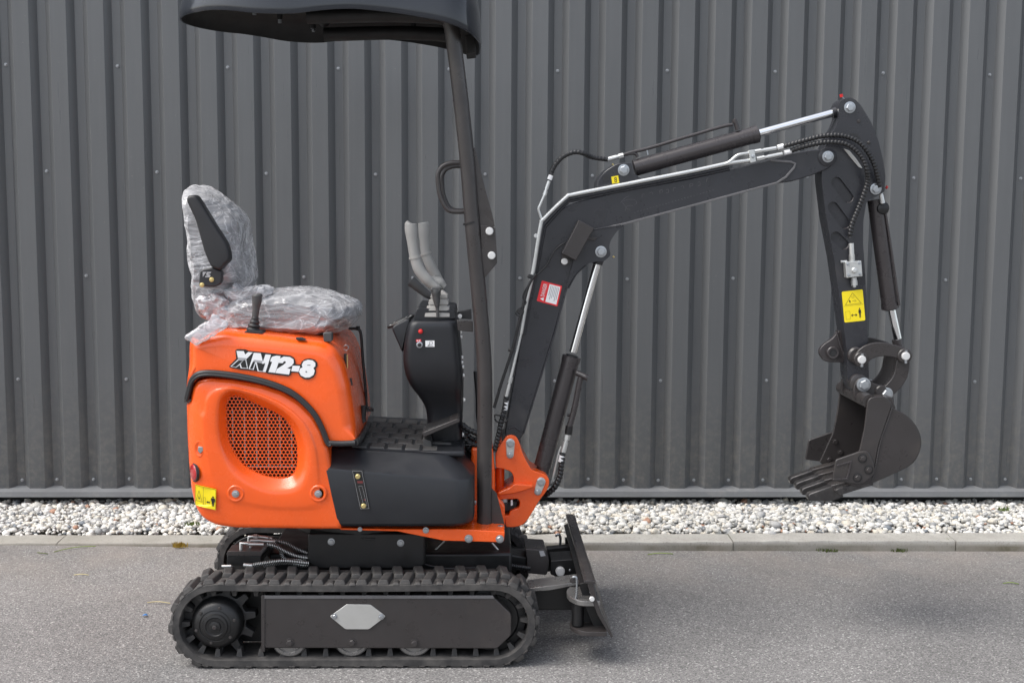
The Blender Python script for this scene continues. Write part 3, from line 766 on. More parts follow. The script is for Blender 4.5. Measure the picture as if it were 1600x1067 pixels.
link('pin_head', lathe_mesh('pin_head', [(.013, 0), (.013, .006), (.009, .009)], 'steel_paint', 18), dz, at(*Z7((1098,462)), -.42))
bolt(*Z7((1208,575)), -.462, dz, CAPB, .7); bolt(*Z7((1203,538)), -.45, dz, BOLT, .4)
# the same hinge at the far end
dplate('hinge_disc', 888, 862, .070, .020, .38, .062, 'black_frame', dz)
ptube('locking_pin', Z7((1000,215),(1003,205),(1018,205),(1025,230),(1022,275)), .36, .0055, 'zinc', dz, sub=4)
cyl('hinge_post', at(885, 880, .38)+Vector((0, 0, -.05)), at(885, 862, .38), .022, 'black_frame', dz)
prism('hinge_clip', [(883, 842), (889, 841), (890, 856), (884, 857)], .30, .33, 'black_frame', dz, .001)
link('red_cap', lathe_mesh('red_cap', [(.009, 0), (.009, .01), (.005, .014)], 'red_paint', 14), dz, at(*Z7((1042,318)), .30))
# push arms
for s in (1, -1):
    nm = 'push_arm'; Ya, Yb_ = (-.255, -.215) if s == 1 else (.215, .255)
    pts = P3([(700, 905), (838, 916), (905, 909), (925, 912), (925, 948), (895, 953), (840, 953), (700, 945)], -.255)
    a = prism3(nm, pts, Ya, Yb_, 'black_frame', EX, .004)
prism('arm_top_plate', [(826, 919), (858, 915), (905, 909), (905, 913), (858, 922), (826, 924)], -.30, -.20, 'worn_steel', dz, .001)
br = prism('blade_bracket', rnd(C3((225,370),(440,355),(470,420),(490,500),(400,500),(300,520),(225,490)), 3), -.06, .06, 'black_frame', EX, .003)
bolt(*C3((310,458)), -.062, br, CAPB, 1.35)
link('bolt', BOLT, br, at(*C3((395,450)), -.062), None, .35)
bc = prism('blade_cylinder', rnd(Z7((605,318),(700,312),(836,335),(836,400),(700,395),(605,372)), 4), -.045, .045, 'black_frame', EX, .008)
gd = prism('cylinder_guard', rnd(C3((5,265),(178,275),(215,365),(200,470),(190,495),(15,480),(18,370)), 2), -.075, .075, 'steel_paint', EX, .003)
prism('label', C3((125,285),(165,282),(182,325),(140,332)), -.077, -.0755, 'decal_grey', gd, 0)
pcyl('rod', Z7((525,352)), Z7((610,352)), 0, .013, 'chrome', bc)
pcyl('collar', Z7((480,330)), Z7((560,352)), 0, .02, 'black_frame', bc)
bolt(*Z7((455,355)), -.14, uc, CAPB, 1.35); bolt(*Z7((697,322)), -.06, bc, BOLT, .9)
prism('cylinder_lug', rnd(Z7((395,300),(470,280),(530,340),(520,385),(420,395)), 3), -.135, .05, 'black_frame', uc, .004)
ptube('hydraulic_hose', Z7((570,400),(620,385),(700,380),(760,388),(850,400)), -.1, .0085, 'hose', EX, sub=5, rib=.10, pitch=.008)
ptube('hose_sleeve', Z7((575,398),(640,383),(690,381)), -.1, .0092, 'pipe_steel', bc, sub=5)
for pts in (Z7((352,240),(300,290),(240,340)), Z7((628,252),(670,300),(700,330))): ptube('cable', pts, -.15, .0035, 'pipe_steel', EX, sub=4, rib=.15, pitch=.006, seg=8)
ptube('hydraulic_hose', Z7((230,375),(330,398),(420,400),(560,395)), -.2, .007, 'hose', EX, sub=5)

# ------------------------------------------------ orange body
YF = -.40
XREAR = at(282.5, 680, YF).x
def bend(v, w=.085, d=.10):
    s = max(0.0, min(1.0, (v.x-XREAR)/w)); return Vector((v.x, v.y+(d*(1-math.sqrt(max(0, 1-(1-s)**2))) if v.y < .0 else 0), v.z))
# engine hood: the upper shell round the seat
hood_px = Z3((43,370),(45,310),(47,250),(50,135),(62,95),(110,72),(250,58),(440,75),(600,95),(735,112),(795,148),(832,220),(862,330),(886,480),(899,606),(775,606),(738,565),(695,485),(645,425),(588,375),(520,338),(430,310),(330,288),(240,276),(168,272),(128,282),(100,310),(84,350),(68,390),(44,396))
trim = [Z3(q) for q in ((38,402),(58,388),(72,345),(88,300),(120,268),(165,258),(240,262),(330,275),(430,296),(520,325),(590,360),(650,410),(700,470),(735,540),(758,598),(775,603),(830,605),(895,602))]
TR3 = crom(P3(trim, YF+.012), 4)
def near_trim(p):
    d = min(math.hypot(p.x-q.x, p.z-q.z) for q in TR3); s = max(0, min(1, (d-.012)/.05)); return s*s*(3-2*s)
hood = pillow('engine_hood', P3(rnd(hood_px, [2,4,4,8,8,8,8,4,4,10,10,8,6,4,3]+[3]*15), YF+.012), YF+.012, .22, .060, 'orange', EX, n=200, steps=8, deform=bend, edge=.78, wfun=near_trim)
# its rounded front corner strip catches the light; vent lines and catches on the front face
hf = Z3((905,255),(935,300),(945,440),(930,540),(905,560))
for a, b in (((845,165),(850,230)), ((868,285),(875,320))):
    o = ptube('hood_catch', Z3(a, b), -.30, .006, 'black_rubber', hood, sub=0)
ptube('hood_catch', Z3((935,420),(930,480),(935,500)), -.12, .012, 'black_rubber', hood, sub=3); ptube('catch_loop', Z3((950,425),(975,430),(970,445),(950,445)), -.12, .0025, 'black_rubber', hood, sub=3)
ptube('key_ring', Z3((838,130),(850,122),(862,135),(850,150),(838,140)), -.30, .001, 'zinc', hood, sub=3); ptube('key', Z3((855,170),(856,235)), -.31, .0022, 'brass', hood, sub=0)
prism('hood_cap', rnd(Z3((600,88),(630,86),(655,98),(610,100)), 2), YF+.03, YF+.05, 'black_rubber', hood, .002)
prism('latch_block', rnd(Z3((735,62),(780,62),(780,108),(740,108)), 3), -.33, -.29, 'dark_knob', hood, .003)
# grab bar at the far side of the seat base
ptube('grab_rod', Z3((862,42),(905,44),(922,70),(932,200),(945,340),(952,430),(985,440)), .05, .0055, 'black_rubber', EX, sub=4)
cyl('rod_tip', at(*Z3((908,30)), .05), at(*Z3((909,50)), .05), .007, 'black_rubber', EX)

# side cover with its perforated grille
cx_, cy_ = Z3((420,590))
CO = at(cx_, cy_, YF); NA = 200
def ray_r(P, n=NA):
    R = []
    for i in range(n):
        a = 2*math.pi*i/n; d = (math.cos(a), math.sin(a)); best = 0
        for k in range(len(P)):
            p, q = P[k], P[(k+1) % len(P)]; ax, az = p.x-CO.x, p.z-CO.z; bx, bz = q.x-p.x, q.z-p.z; den = d[0]*bz-d[1]*bx
            if abs(den) < 1e-12: continue
            t = (ax*bz-az*bx)/den; u = (ax*d[1]-az*d[0])/den
            if t > 0 and -1e-6 <= u <= 1+1e-6: best = max(best, t)
        R.append(best)
    return R
side_px = rnd(Z3((38,430),(75,405),(85,340),(112,303),(165,288),(300,298),(430,322),(540,358),(622,408),(692,478),(738,560),(762,640),(777,740),(802,880),(832,1028),(700,1028),(300,1022),(215,1010),(165,988),(128,960),(100,920),(75,840),(55,700),(42,560)), [2,3,6,6,6,6,6,6,6,6,6,4,4,3,4,4,6,6,6,6,6,6,6,6])
rec_px = crom(Z3((222,430),(238,375),(275,345),(325,345),(430,378),(540,438),(620,515),(662,610),(668,700),(645,780),(590,830),(480,838),(380,800),(290,730),(240,640),(220,530)), 5, True)
gr_px = crom(Z3((252,440),(256,402),(283,378),(322,383),(430,428),(520,472),(572,525),(600,600),(607,680),(596,750),(557,782),(480,782),(400,757),(330,712),(275,632),(254,540)), 5, True)
ro, rr_, rg = ray_r(P3(side_px, YF)), ray_r(P3([tuple(p) for p in rec_px], YF)), ray_r(P3([tuple(p) for p in gr_px], YF))
def ringpts(R, Y): return [Vector((CO.x+r*math.cos(2*math.pi*i/NA), Y, CO.z+r*math.sin(2*math.pi*i/NA))) for i, r in enumerate(R)]
RG = [ringpts(ro, .0), ringpts(ro, YF+.020)]
for k in range(1, 6): a = math.pi/2*k/5; RG.append(ringpts([r-.020*(1-math.cos(a)) for r in ro], YF+.020*(1-math.sin(a))))
for q, dy in ((.22, -.002), (.40, -.003), (.47, -.0042), (.53, -.0072), (.60, -.0082), (.78, -.0085), (.92, -.0085)): RG.append(ringpts([(a-.020)*(1-q)+b*1.02*q for a, b in zip(ro, rr_)], YF+dy))
for q, dy in ((0, -.007), (.12, -.0045), (.3, .001), (.55, .011), (.8, .021), (.93, .026), (1, .0285)): RG.append(ringpts([a*(1-q)+b*q for a, b in zip(rr_, rg)], YF+dy))
RG.append(ringpts([b*.985 for b in rg], YF+.031)); RG.append(ringpts([b*.98 for b in rg], YF+.045))
v = [bend(p) for r in RG for p in r]; f = []
for i in range(len(RG)-1):
    for k in range(NA): k2 = (k+1) % NA; f.append((i*NA+k, i*NA+k2, (i+1)*NA+k2, (i+1)*NA+k))
me = new_mesh('side_cover', v, f, 'orange', smooth=None); fix_normals(me); me.polygons.foreach_set('use_smooth', [True]*len(me.polygons)); me.set_sharp_from_angle(angle=math.radians(50))
side = link('side_cover', me, EX); side.data.materials[0] = MAT['orange']
# perforated sheet
YG = YF+.029; pit = .0134; verts = []; faces = []; cells = []
gp = [(p.x-CO.x, p.z-CO.z) for p in P3([tuple(p) for p in gr_px], YF)]
def inside(x, z, P):
    c = False; j = len(P)-1
    for i in range(len(P)):
        if (P[i][1] > z) != (P[j][1] > z) and x < (P[j][0]-P[i][0])*(z-P[i][1])/(P[j][1]-P[i][1])+P[i][0]: c = not c
        j = i
    return c
for j in range(-17, 18):
    for i in range(-17, 18):
        x = (i+.5*(j % 2))*pit; z = j*pit*.866
        if inside(x, z, gp) or inside(x+.006, z, gp) or inside(x-.006, z, gp) or inside(x, z+.006, gp) or inside(x, z-.006, gp): cells.append((x, z))
for x, z in cells:
    o = len(verts)
    for r, y in ((pit*.5774, 0), (pit*.46, 0), (pit*.445, .001), (pit*.445, .003)):
        for k in range(6):
            a = math.pi/6+k*math.pi/3; verts.append((CO.x+x+r*math.cos(a), YG+y, CO.z+z+r*math.sin(a)))
    for q in range(3):
        for k in range(6): k2 = (k+1) % 6; faces.append((o+q*6+k, o+q*6+k2, o+q*6+6+k2, o+q*6+6+k))
me = new_mesh('grille', verts, faces, 'orange', smooth=None); fix_normals(me)
gl = link('grille', me, side); gl['kind'] = 'stuff'
prism3('grille_backing', [Vector((CO.x+r*1.02*math.cos(2*math.pi*i/NA), 0, CO.z+r*1.02*math.sin(2*math.pi*i/NA))) for i, r in enumerate(rg)], YF+.085, YF+.09, 'black_frame', side, 0)
# radiator fins and a shelf bar seen through the holes
for k in range(16):
    x = CO.x-.1+k*.0135; box('radiator_fin', (x, YF+.06, CO.z-.11), (x+.0035, YF+.08, CO.z+.1), 'plate_alu', side, 0) if k % 3 == 0 else None
a = at(*Z3((330,718)), YF+.05); b = at(*Z3((605,720)), YF+.05); box('shelf_bar', (a.x, YF+.045, a.z-.003), (b.x, YF+.06, a.z+.003), 'plate_alu', side, .001)
# dimples with bolts, latch, lamp, sticker
dim = lathe_mesh('dimple', [(.031, -.004), (.0285, .0018), (.0255, .003), (.0225, .0024), (.019, -.001), (.0175, -.004)], 'orange', 28, 60)
for q in ((308,850), (713,850)):
    px, py = Z3(q); p = bend(at(px, py, YF-.0085)); link('dimple', dim, side, p); link('bolt', BOLT, side, p+Vector((0, -.001, 0)), (0, .4, 0), .95)
p = bend(at(*Z3((128,632)), YF-.003)); n_ = lathe_mesh('latch_recess', [(.024, -.004), (.0235, .0012), (.021, .002), (.015, -.003)], 'orange', 28, 60)
o = link('latch_recess', n_, side, p, (0, 0, -.25), (.75, 1, 1.15)); prism('latch', Z3((125,620),(146,622),(148,640),(133,655),(122,640)), p.y-.006, p.y+.002, 'zinc', side, .001)
p = bend(at(*Z3((98,752)), YF)); ln = lathe_mesh('rear_lamp', [(.032, -.004), (.032, .002), (.029, .0045), (.022, .0065), (.010, .0075)], 'red_lens', 32, 60)
rl = link('rear_lamp', ln, side, p+Vector((0, .002, 0)), (0, 0, -1.0), (1.0, 1, .93)); link('lamp_rim', lathe_mesh('lamp_rim', [(.035, -.006), (.035, .002), (.032, .003)], 'black_rubber', 32), side, p+Vector((0, .002, 0)), (0, 0, -1.0), (1.0, 1, .93))
def man(u, v, s):    # standing figure in unit coordinates
    return [ell(u, v-.40*s, .085*s, .085*s, 10), [(u-.17*s, v-.30*s), (u+.17*s, v-.30*s), (u+.20*s, v+.02*s), (u+.14*s, v+.02*s), (u+.12*s, v-.18*s), (u+.10*s, v+.45*s), (u+.03*s, v+.45*s), (u, v+.08*s), (u-.03*s, v+.45*s), (u-.10*s, v+.45*s), (u-.12*s, v-.18*s), (u-.14*s, v+.02*s), (u-.20*s, v+.02*s)]]
def line(a, b, wd, asp=1.0):
    dx, dy = b[0]-a[0], b[1]-a[1]; L = math.hypot(dx, dy*asp); nx, ny = -dy*asp/L*wd, dx/L*wd/asp
    return [(a[0]+nx, a[1]+ny), (b[0]+nx, b[1]+ny), (b[0]-nx, b[1]-ny), (a[0]-nx, a[1]-ny)]
def darrow(u0, u1, v, s): return [[(u0, v), (u0+s, v-s), (u0+s, v-s*.3), (u1-s, v-s*.3), (u1-s, v-s), (u1, v), (u1-s, v+s), (u1-s, v+s*.3), (u0+s, v+s*.3), (u0+s, v+s)]]
def outline(P, wd, asp=1.0): return [line(P[i], P[(i+1) % len(P)], wd, asp) for i in range(len(P))]
SQ = [(0,0),(1,0),(1,1),(0,1)]
decal('warning_decal', Z3((106,808),(213,828),(211,930),(105,908)), YF-.0115, [('decal_yellow', [SQ]),
    ('decal_black', outline([(.02,.03),(.98,.03),(.98,.97),(.02,.97)], .006)+[line((.41,.03),(.41,.97), .006)]+outline([(.20,.24),(.36,.76),(.06,.76)], .008)+[[(.17,.6),(.21,.45),(.2,.58),(.26,.55),(.22,.68)]]+outline([(.44,.5),(.52,.5),(.52,.85),(.44,.85)], .005)+darrow(.56,.74,.70,.07)+[[(x,y) for x,y in P] for P in man(.86,.62,.52)])], side, bend)

# rear shell and far side
rs = [Vector((p.x+.012, 0, p.z)) for p in P3(Z3((40,640),(48,140),(70,90),(300,62),(560,95),(560,1020),(215,1005),(128,955),(75,840),(45,600)), YF)]
pillow('rear_shell', rs, -.30, .36, .01, 'orange', EX, n=100)
fs = [Vector((p.x, 0, p.z)) for p in P3(side_px, YF)]
prism3('side_cover', fs, .30, .40, 'orange', EX, .015)
# rubber trim between hood and side cover
pts = [bend(at(x, y, YF-.002)) for x, y in trim]; zt_ = pts[0].z
pts = [Vector((XREAR+.006, yy, zt_)) for yy in (.28, 0, -.2, -.27)] + [Vector((XREAR+.004, -.315, zt_))] + pts[1:]
tube('rubber_trim', pts, .0100, 'black_rubber', EX, sub=5, seg=12)
pts = [bend(at(x, y+3.6, YF-.010)) for x, y in trim[:-2]]; tube('rubber_lip', pts, .0052, 'black_rubber', EX, sub=5, seg=10)
tube('rubber_trim', [at(*Z3((895,600)), YF+.0), at(*Z3((912,590)), -.36), at(*Z3((930,560)), -.2), at(*Z3((958,512)), .0)], .0115, 'black_rubber', EX, sub=5)
# XN12-8 lettering on the hood: dark border, white letters, dark lower strokes
YL = YF+.0095
def cpoly(P): return [((x-50)/1450.0, (y-50)/550.0) for x, y in P]
corn = C2((50,50),(1500,50),(1500,600),(50,600))
bd = [(178,128),(205,103),(340,108),(380,128),(590,150),(745,170),(880,186),(1040,205),(1095,240),(1118,300),(1112,338),(1195,345),(1212,300),(1262,260),(1340,248),(1415,268),(1458,312),(1462,362),(1432,412),(1437,480),(1400,542),(1330,577),(1250,572),(1190,532),(1158,470),(1052,470),(1038,512),(1005,527),(690,488),(655,470),(400,435),(260,424),(92,392),(80,366),(190,252)]
Xp = [(195,130),(308,134),(332,188),(378,148),(450,155),(346,262),(375,410),(262,402),(246,352),(190,392),(100,374),(222,262)]
Np = [(465,160),(575,168),(608,300),(648,184),(735,192),(650,462),(525,447),(495,325),(462,428),(385,414)]
one = [(728,262),(752,222),(820,204),(885,212),(800,474),(694,462),(752,302),(722,298)]
two = [(838,318),(868,252),(935,218),(1030,226),(1086,262),(1090,318),(1052,368),(985,402),(1040,412),(1016,502),(804,476),(826,412),(930,348),(968,312),(958,290),(932,296),(920,322)]
dash = [(1072,360),(1190,366),(1165,457),(1050,447)]
eight = [(1215,345),(1245,292),(1310,268),(1385,278),(1428,318),(1428,368),(1398,398),(1418,440),(1400,505),(1340,545),(1270,548),(1200,515),(1172,455),(1190,405),(1226,388)]
dk = [[(226,278),(292,285),(186,380),(122,370)], [(262,330),(298,286),(334,268),(360,398),(278,390)], [(452,300),(488,302),(445,415),(404,408)], [(512,308),(590,325),(612,335),(640,318),(638,340),(603,446),(542,437)]]
gr_ = [[(218,232),(352,245),(335,268),(292,285),(226,278)], [(472,270),(600,285),(590,325),(512,308),(452,300)]]
decal('lettering', corn, YL, [('decal_black', [cpoly(bd)]), ('decal_white', [cpoly(q) for q in (Xp, Np, one, two, dash, eight)]), ('decal_grey', [cpoly(q) for q in gr_]), ('decal_black', [cpoly(q) for q in dk]+[cpoly(ell(1285,455,14,9,10)), cpoly([(1300,350),(1350,345),(1350,354),(1300,358)])])], hood, bend)

# ------------------------------------------------ floor, chassis deck
x0 = at(505, 760, YF).x; x1 = at(741.5, 760, YF).x
zbot = at(620, 823, YF).z; zsl = at(518, 731, YF).z; zsr = at(739, 752, YF).z
zfl = .742
def plan(ins, n=10, yb=.36):
    P = [(x0, YF+ins)]; r = .075; xe = x1-ins
    for i in range(n+1): a = -math.pi/2+math.pi/2*i/n; P.append((xe-r+r*math.cos(a), YF+ins+r+r*math.sin(a)))
    P += [(xe, .1), (xe, yb), (x0, yb)]
    P = P[:1]+[(x0+(xe-r-x0)*t, YF+ins) for t in (.25, .5, .75)]+P[1:]
    return P
v = []; f = []; L0 = plan(0); nP = len(L0)
def zsh(x): return zsl+(zsr-zsl)*(x-x0)/(x1-x0)
lv = [(.012, lambda x: zbot), (.003, lambda x: zbot+.010), (0, lambda x: zbot+.03), (0, lambda x: zsh(x)-.008), (.003, lambda x: zsh(x)), (.010, lambda x: zsh(x)+.005), (.075, lambda x: zfl-.010-(x-x0)*.05), (.082, lambda x: zfl-.004-(x-x0)*.05), (.092, lambda x: zfl-.002-(x-x0)*.05)]
for ins, zf in lv:
    for x, y in plan(ins): v.append((x, y, zf(x)))
for i in range(len(lv)-1):
    for k in range(nP): k2 = (k+1) % nP; f.append((i*nP+k, i*nP+k2, (i+1)*nP+k2, (i+1)*nP+k))
f += [tuple(range(nP)), tuple(range((len(lv)-1)*nP, len(lv)*nP))]
me = new_mesh('floor_housing', v, f, 'plastic', smooth=None); fix_normals(me); me.polygons.foreach_set('use_smooth', [True]*len(me.polygons)); me.set_sharp_from_angle(angle=math.radians(28))
fh = link('floor_housing', me, EX)
def fz(x): return zfl-.002-(x-x0)*.05
# rubber floor mat of separate raised blocks
xm = at(572, 680, -.1).x
for j in range(6):
    for i in range(5):
        xa_ = xm-.035+.062*i+.03*(j % 2); ya = -.285+.098*j; xb_ = xa_+.055; yb_ = ya+.090
        v = [(xa_, ya, fz(xa_)-.002), (xb_, ya, fz(xb_)-.002), (xb_, yb_, fz(xb_)-.002), (xa_, yb_, fz(xa_)-.002), (xa_+.003, ya+.003, fz(xa_)+.006), (xb_-.003, ya+.003, fz(xb_)+.006), (xb_-.003, yb_-.003, fz(xb_)+.006), (xa_+.003, yb_-.003, fz(xa_)+.006)]
        o = link('mat_block', new_mesh('mat_block', v, [(3,2,1,0),(4,5,6,7),(0,1,5,4),(1,2,6,5),(2,3,7,6),(3,0,4,7)], 'mat_rubber'), fh); bev(o, .002)
box('front_step', (at(640, 690, -.3).x, -.30, fz(.0)-.01), (at(726, 690, -.3).x, .28, fz(.0)+.012), 'plastic', fh, .008)
link('bolt', BOLT, fh, (at(594, 680, -.2).x, -.2, fz(0)+.012), (-math.pi/2, 0, 0), .5)
# latch plate on the housing side
lp = prism('latch_plate', Z5((188,585),(252,585),(298,822),(238,824)), YF-.004, YF+.002, 'decal_black', fh, .001)
decal('plate_border', Z5((190,588),(250,588),(295,820),(240,822)), YF-.0045, [('decal_grey', outline([(.04,.02),(.96,.02),(.96,.98),(.04,.98)], .012, 3.5)), ('decal_black', [[(.12,.2),(.9,.2),(.9,.8),(.12,.8)]]), ('danger_dim', [[(.3,.27),(.85,.27),(.85,.33),(.3,.33)], [(.6,.74),(.8,.74),(.8,.77),(.6,.77)]]), ('decal_grey', outline([(.35,.40),(.70,.40),(.80,.90),(.45,.90)], .01, 3.5))], fh)
BR = bolt_mesh('rivet', 'brass', .0075, False, 1.2)
for q in ((225,625), (259,800)): link('rivet', BR, fh, at(*Z5(q), YF-.005))
# chassis plates
deck = prism('chassis_plate', rnd(Z5((120,932),(470,940),(820,938),(1100,955),(1095,1010),(1080,1017),(740,1008),(460,952),(120,943)), 2), -.36, .36, 'orange', EX, .004)
bolt(*Z5((238,940)), -.362, deck, BOLT, .6); bolt(*Z5((630,945)), -.362, deck, BOLT, .8)
bolt(*Z5((885,994)), -.362, deck, BOLT, 1.05); bolt(*Z5((1070,996)), -.362, deck, BOLT, 1.05)
tower = prism('boom_tower', rnd([(736, 700), (770, 700), (773, 734), (773, 770), (789, 790), (789, 826), (736, 826)], 4), -.10, .10, 'orange', EX, .008)
prism('swing_ear', rnd([(768, 732), (774, 732), (774, 768), (768, 768)], 3), -.05, .05, 'orange', tower, .004)
for q in ((882,782), (900,872)):
    p = at(*Z5(q), -.12); cyl('fitting', p-Vector((.03, 0, 0)), p+Vector((.03, 0, 0)), .010, 'pipe_steel', EX)
# ------------------------------------------------ console with levers
def console_shell():
    rows = [(690,664,722,.105),(664,667,722,.108),(648,666,722.5,.112),(634,662,723,.122),(620,653,723,.145),(606,642,723,.172),(590,634,722,.190),(572,630,720.5,.198),(552,629.5,718.5,.200),(530,632,716.5,.200),(514,636,715,.200),(507,638.5,714,.198),(502,642,712.5,.192),(499.5,648,709,.180)]
    v = []; f = []; n = 9; r0 = .032
    fine = []
    for i in range(len(rows)-1):
        for k in range(3):
            seg = crom([rows[max(0, i-1)], rows[i], rows[i+1], rows[min(len(rows)-1, i+2)]] and [Vector(rows[j]) for j in (max(0, i-1), i, i+1, min(len(rows)-1, i+2))], 3); fine.append(seg[3+k])
    fine.append(Vector(rows[-1]))
    for q in fine:
        y_, l_, r_, h_ = q; A = at(l_, y_, -h_); B = at(r_, y_, -h_); z = (A.z+B.z)/2; r = min(r0, (B.x-A.x)*.3); sec = []
        for cx, cy, a0 in ((B.x-r, -h_+r, -90), (B.x-r, h_-r, 0), (A.x+r, h_-r, 90), (A.x+r, -h_+r, 180)):
            for k in range(n+1): a = math.radians(a0+90*k/n); sec.append((cx+r*math.cos(a), cy+r*math.sin(a), z))
        v += sec
    m_ = 4*(n+1)
    for i in range(len(fine)-1):
        for k in range(m_): k2 = (k+1) % m_; f.append((i*m_+k, i*m_+k2, (i+1)*m_+k2, (i+1)*m_+k))
    f += [tuple(range(m_-1, -1, -1)), tuple(range((len(fine)-1)*m_, len(fine)*m_))]
    return link('console', new_mesh('console', v, f, 'plastic', smooth=50), EX)
con = console_shell()
cp_px = C6((100,200),(125,175),(225,125),(240,150),(225,240),(200,310),(182,385))
cup = pillow('cup_holder', P3(rnd(cp_px, [5,6,6,4,4,4,6]), -.14), -.14, .06, .006, 'plastic', con, n=90, steps=3)
p0, p1 = at(*C6((112,176)), -.05), at(*C6((228,124)), -.05); ax = (p1-p0).normalized(); nn_ = Vector((-ax.z, 0, ax.x))
mat4 = Matrix(((ax.x, 0, nn_.x, (p0.x+p1.x)/2), (0, 1, 0, -.05), (ax.z, 0, nn_.z, (p0.z+p1.z)/2), (0, 0, 0, 1)))
for k, (r, mt) in enumerate(((.055, 'black_rubber'), (.045, 'plate_alu'), (.038, 'black_rubber'), (.028, 'plate_alu'), (.022, 'black_rubber'))):
    vv = []
    for z in (-.004, .004+.0012*k):
        for i in range(28): a = 2*math.pi*i/28; vv.append(mat4 @ Vector((r*math.cos(a), r*1.3*math.sin(a), z)))
    ff = [(i, (i+1) % 28, 28+(i+1) % 28, 28+i) for i in range(28)]+[tuple(range(27, -1, -1)), tuple(range(28, 56))]
    link('cup_rim', new_mesh('cup_rim', vv, ff, mt), con)
kn = lathe_mesh('button', [(.0085, 0), (.0085, .004), (.007, .009), (.004, .011)], 'red_paint', 18, 60); link('button', kn, con, at(*C6((312,222)), -.20))
link('key_switch', lathe_mesh('key_switch', [(.0115, 0), (.0115, .003), (.009, .004)], 'zinc', 20), con, at(*C6((304,318)), -.20)); link('key_barrel', lathe_mesh('key_barrel', [(.0065, 0), (.0065, .008), (.004, .012)], 'black_rubber', 16), con, at(*C6((304,318)), -.203))
decal('label', C6((278,280),(314,278),(316,296),(280,298)), -.2012, [('decal_red', [SQ]), ('decal_white', [[(.15,.3),(.4,.3),(.4,.7),(.15,.7)], [(.55,.3),(.85,.3),(.85,.7),(.55,.7)]])], con)
decal('label', C6((346,288),(412,288),(413,333),(347,333)), -.2012, [('decal_white', [SQ]), ('decal_black', outline(ell(.62,.38,.18,.26,12), .02, .7)+[line((.3,.85),(.5,.55), .03, .7), line((.2,.85),(.85,.85), .02, .7), line((.3,.7),(.45,.85), .02, .7)])], con)
for q in ((598,228), (600,262), (607,410), (607,446), (613,478), (617,540), (622,718), (613,968)): link('clip', bolt_mesh('clip', 'white_cap', .006, False), con, at(*C6(q), -.16)+Vector((.001, 0, 0)), (0, 0, math.pi/2))
prism('bracket_plate', C6((578,80),(680,62),(682,135),(600,130)), -.12, -.10, 'black_rubber', con, .002)
prism('bracket_arm', C6((575,140),(690,150),(692,225),(582,218)), -.21, -.19, 'steel_paint', con, .002)
bolt(*C6((597,112)), -.14, con, CAPB, .6)
# console top and rubber boots
tp = prism('console_top', rnd(C6((285,60),(300,50),(560,70),(570,130),(250,150)), 3), -.17, .17, 'plastic', con, .01)
def boot(px, py, Y, s=1.0):
    c = at(px, py, Y); prof = []
    v = []; f = []; lv = []
    for k in range(4):
        w0 = .052-.006*k; z0 = .022*k
        lv += [(w0*.86, z0), (w0, z0+.003), (w0*.97, z0+.015), (w0*.80, z0+.018)]
    lv.append((.012, .095)); n = 24
    for wd, z in lv:
        for i in range(n):
            a = 2*math.pi*i/n; cc, ss = math.cos(a), math.sin(a); q = 1/max(abs(cc), abs(ss))**.75; v.append((c.x+wd*s*cc*q*.93+z*.10, c.y+wd*s*ss*q*.93, c.z+z*s))
    for i in range(len(lv)-1):
        for k in range(n): k2 = (k+1) % n; f.append((i*n+k, i*n+k2, (i+1)*n+k2, (i+1)*n+k))
    f += [tuple(range(n-1, -1, -1)), tuple(range((len(lv)-1)*n, len(lv)*n))]
    return link('boot', new_mesh('boot', v, f, 'boot_grey', smooth=28), con)
boot(*Z4((725,650)), -.13); boot(*Z4((728,640)), .13)
def taper(pts, Y, rs, mat, parent, name, seg=18):
    P = crom([at(x, y, Y) for x, y in pts], 5); n = len(P)-1; k = len(rs)-1
    def rf(t): i = min(int(t*k), k-1); u = t*k-i; u = u*u*(3-2*u); return rs[i]*(1-u)+rs[i+1]*u
    vv, ff = tube_data(P, rf, seg); return link(name, new_mesh(name, vv, ff, mat, smooth=50), parent)
l1 = taper(Z4((562,72),(560,80),(563,120),(572,200),(586,285),(612,360),(655,415),(700,455),(740,490)), -.13, [.011, .0215, .0225, .0190, .0185, .0205, .020, .015, .012], 'grip_grey', con, 'joystick')
l2 = taper(Z4((640,68),(641,76),(643,120),(648,200),(655,265),(680,330),(710,385),(735,420),(750,455)), .13, [.011, .021, .0220, .0190, .0185, .020, .019, .015, .013], 'grip_grey', con, 'joystick')
taper(Z4((640,420),(690,440),(735,445),(770,470)), -.10, [.014, .024, .022, .012], 'grip_grey', con, 'lever_base')
cyl('grip_ring', at(*Z4((584,278)), -.13), at(*Z4((587,292)), -.13), .0212, 'boot_grey', l1); cyl('grip_ring', at(*Z4((652,256)), .13), at(*Z4((656,268)), .13), .0215, 'boot_grey', l2)
taper(Z4((560,432),(590,455),(650,505),(690,530)), .0, [.020, .0185, .015, .012], 'dark_knob', con, 'travel_lever')
kl = taper(Z4((716,478),(717,500),(719,540),(723,580),(725,600),(728,655)), -.185, [.0165, .0175, .013, .0095, .006, .0055], 'dark_knob', con, 'control_lever')
prism('knob_top', rnd(Z4((680,480),(690,472),(742,470),(752,482),(740,500),(690,500)), 2), -.20, -.17, 'dark_knob', kl, .004)
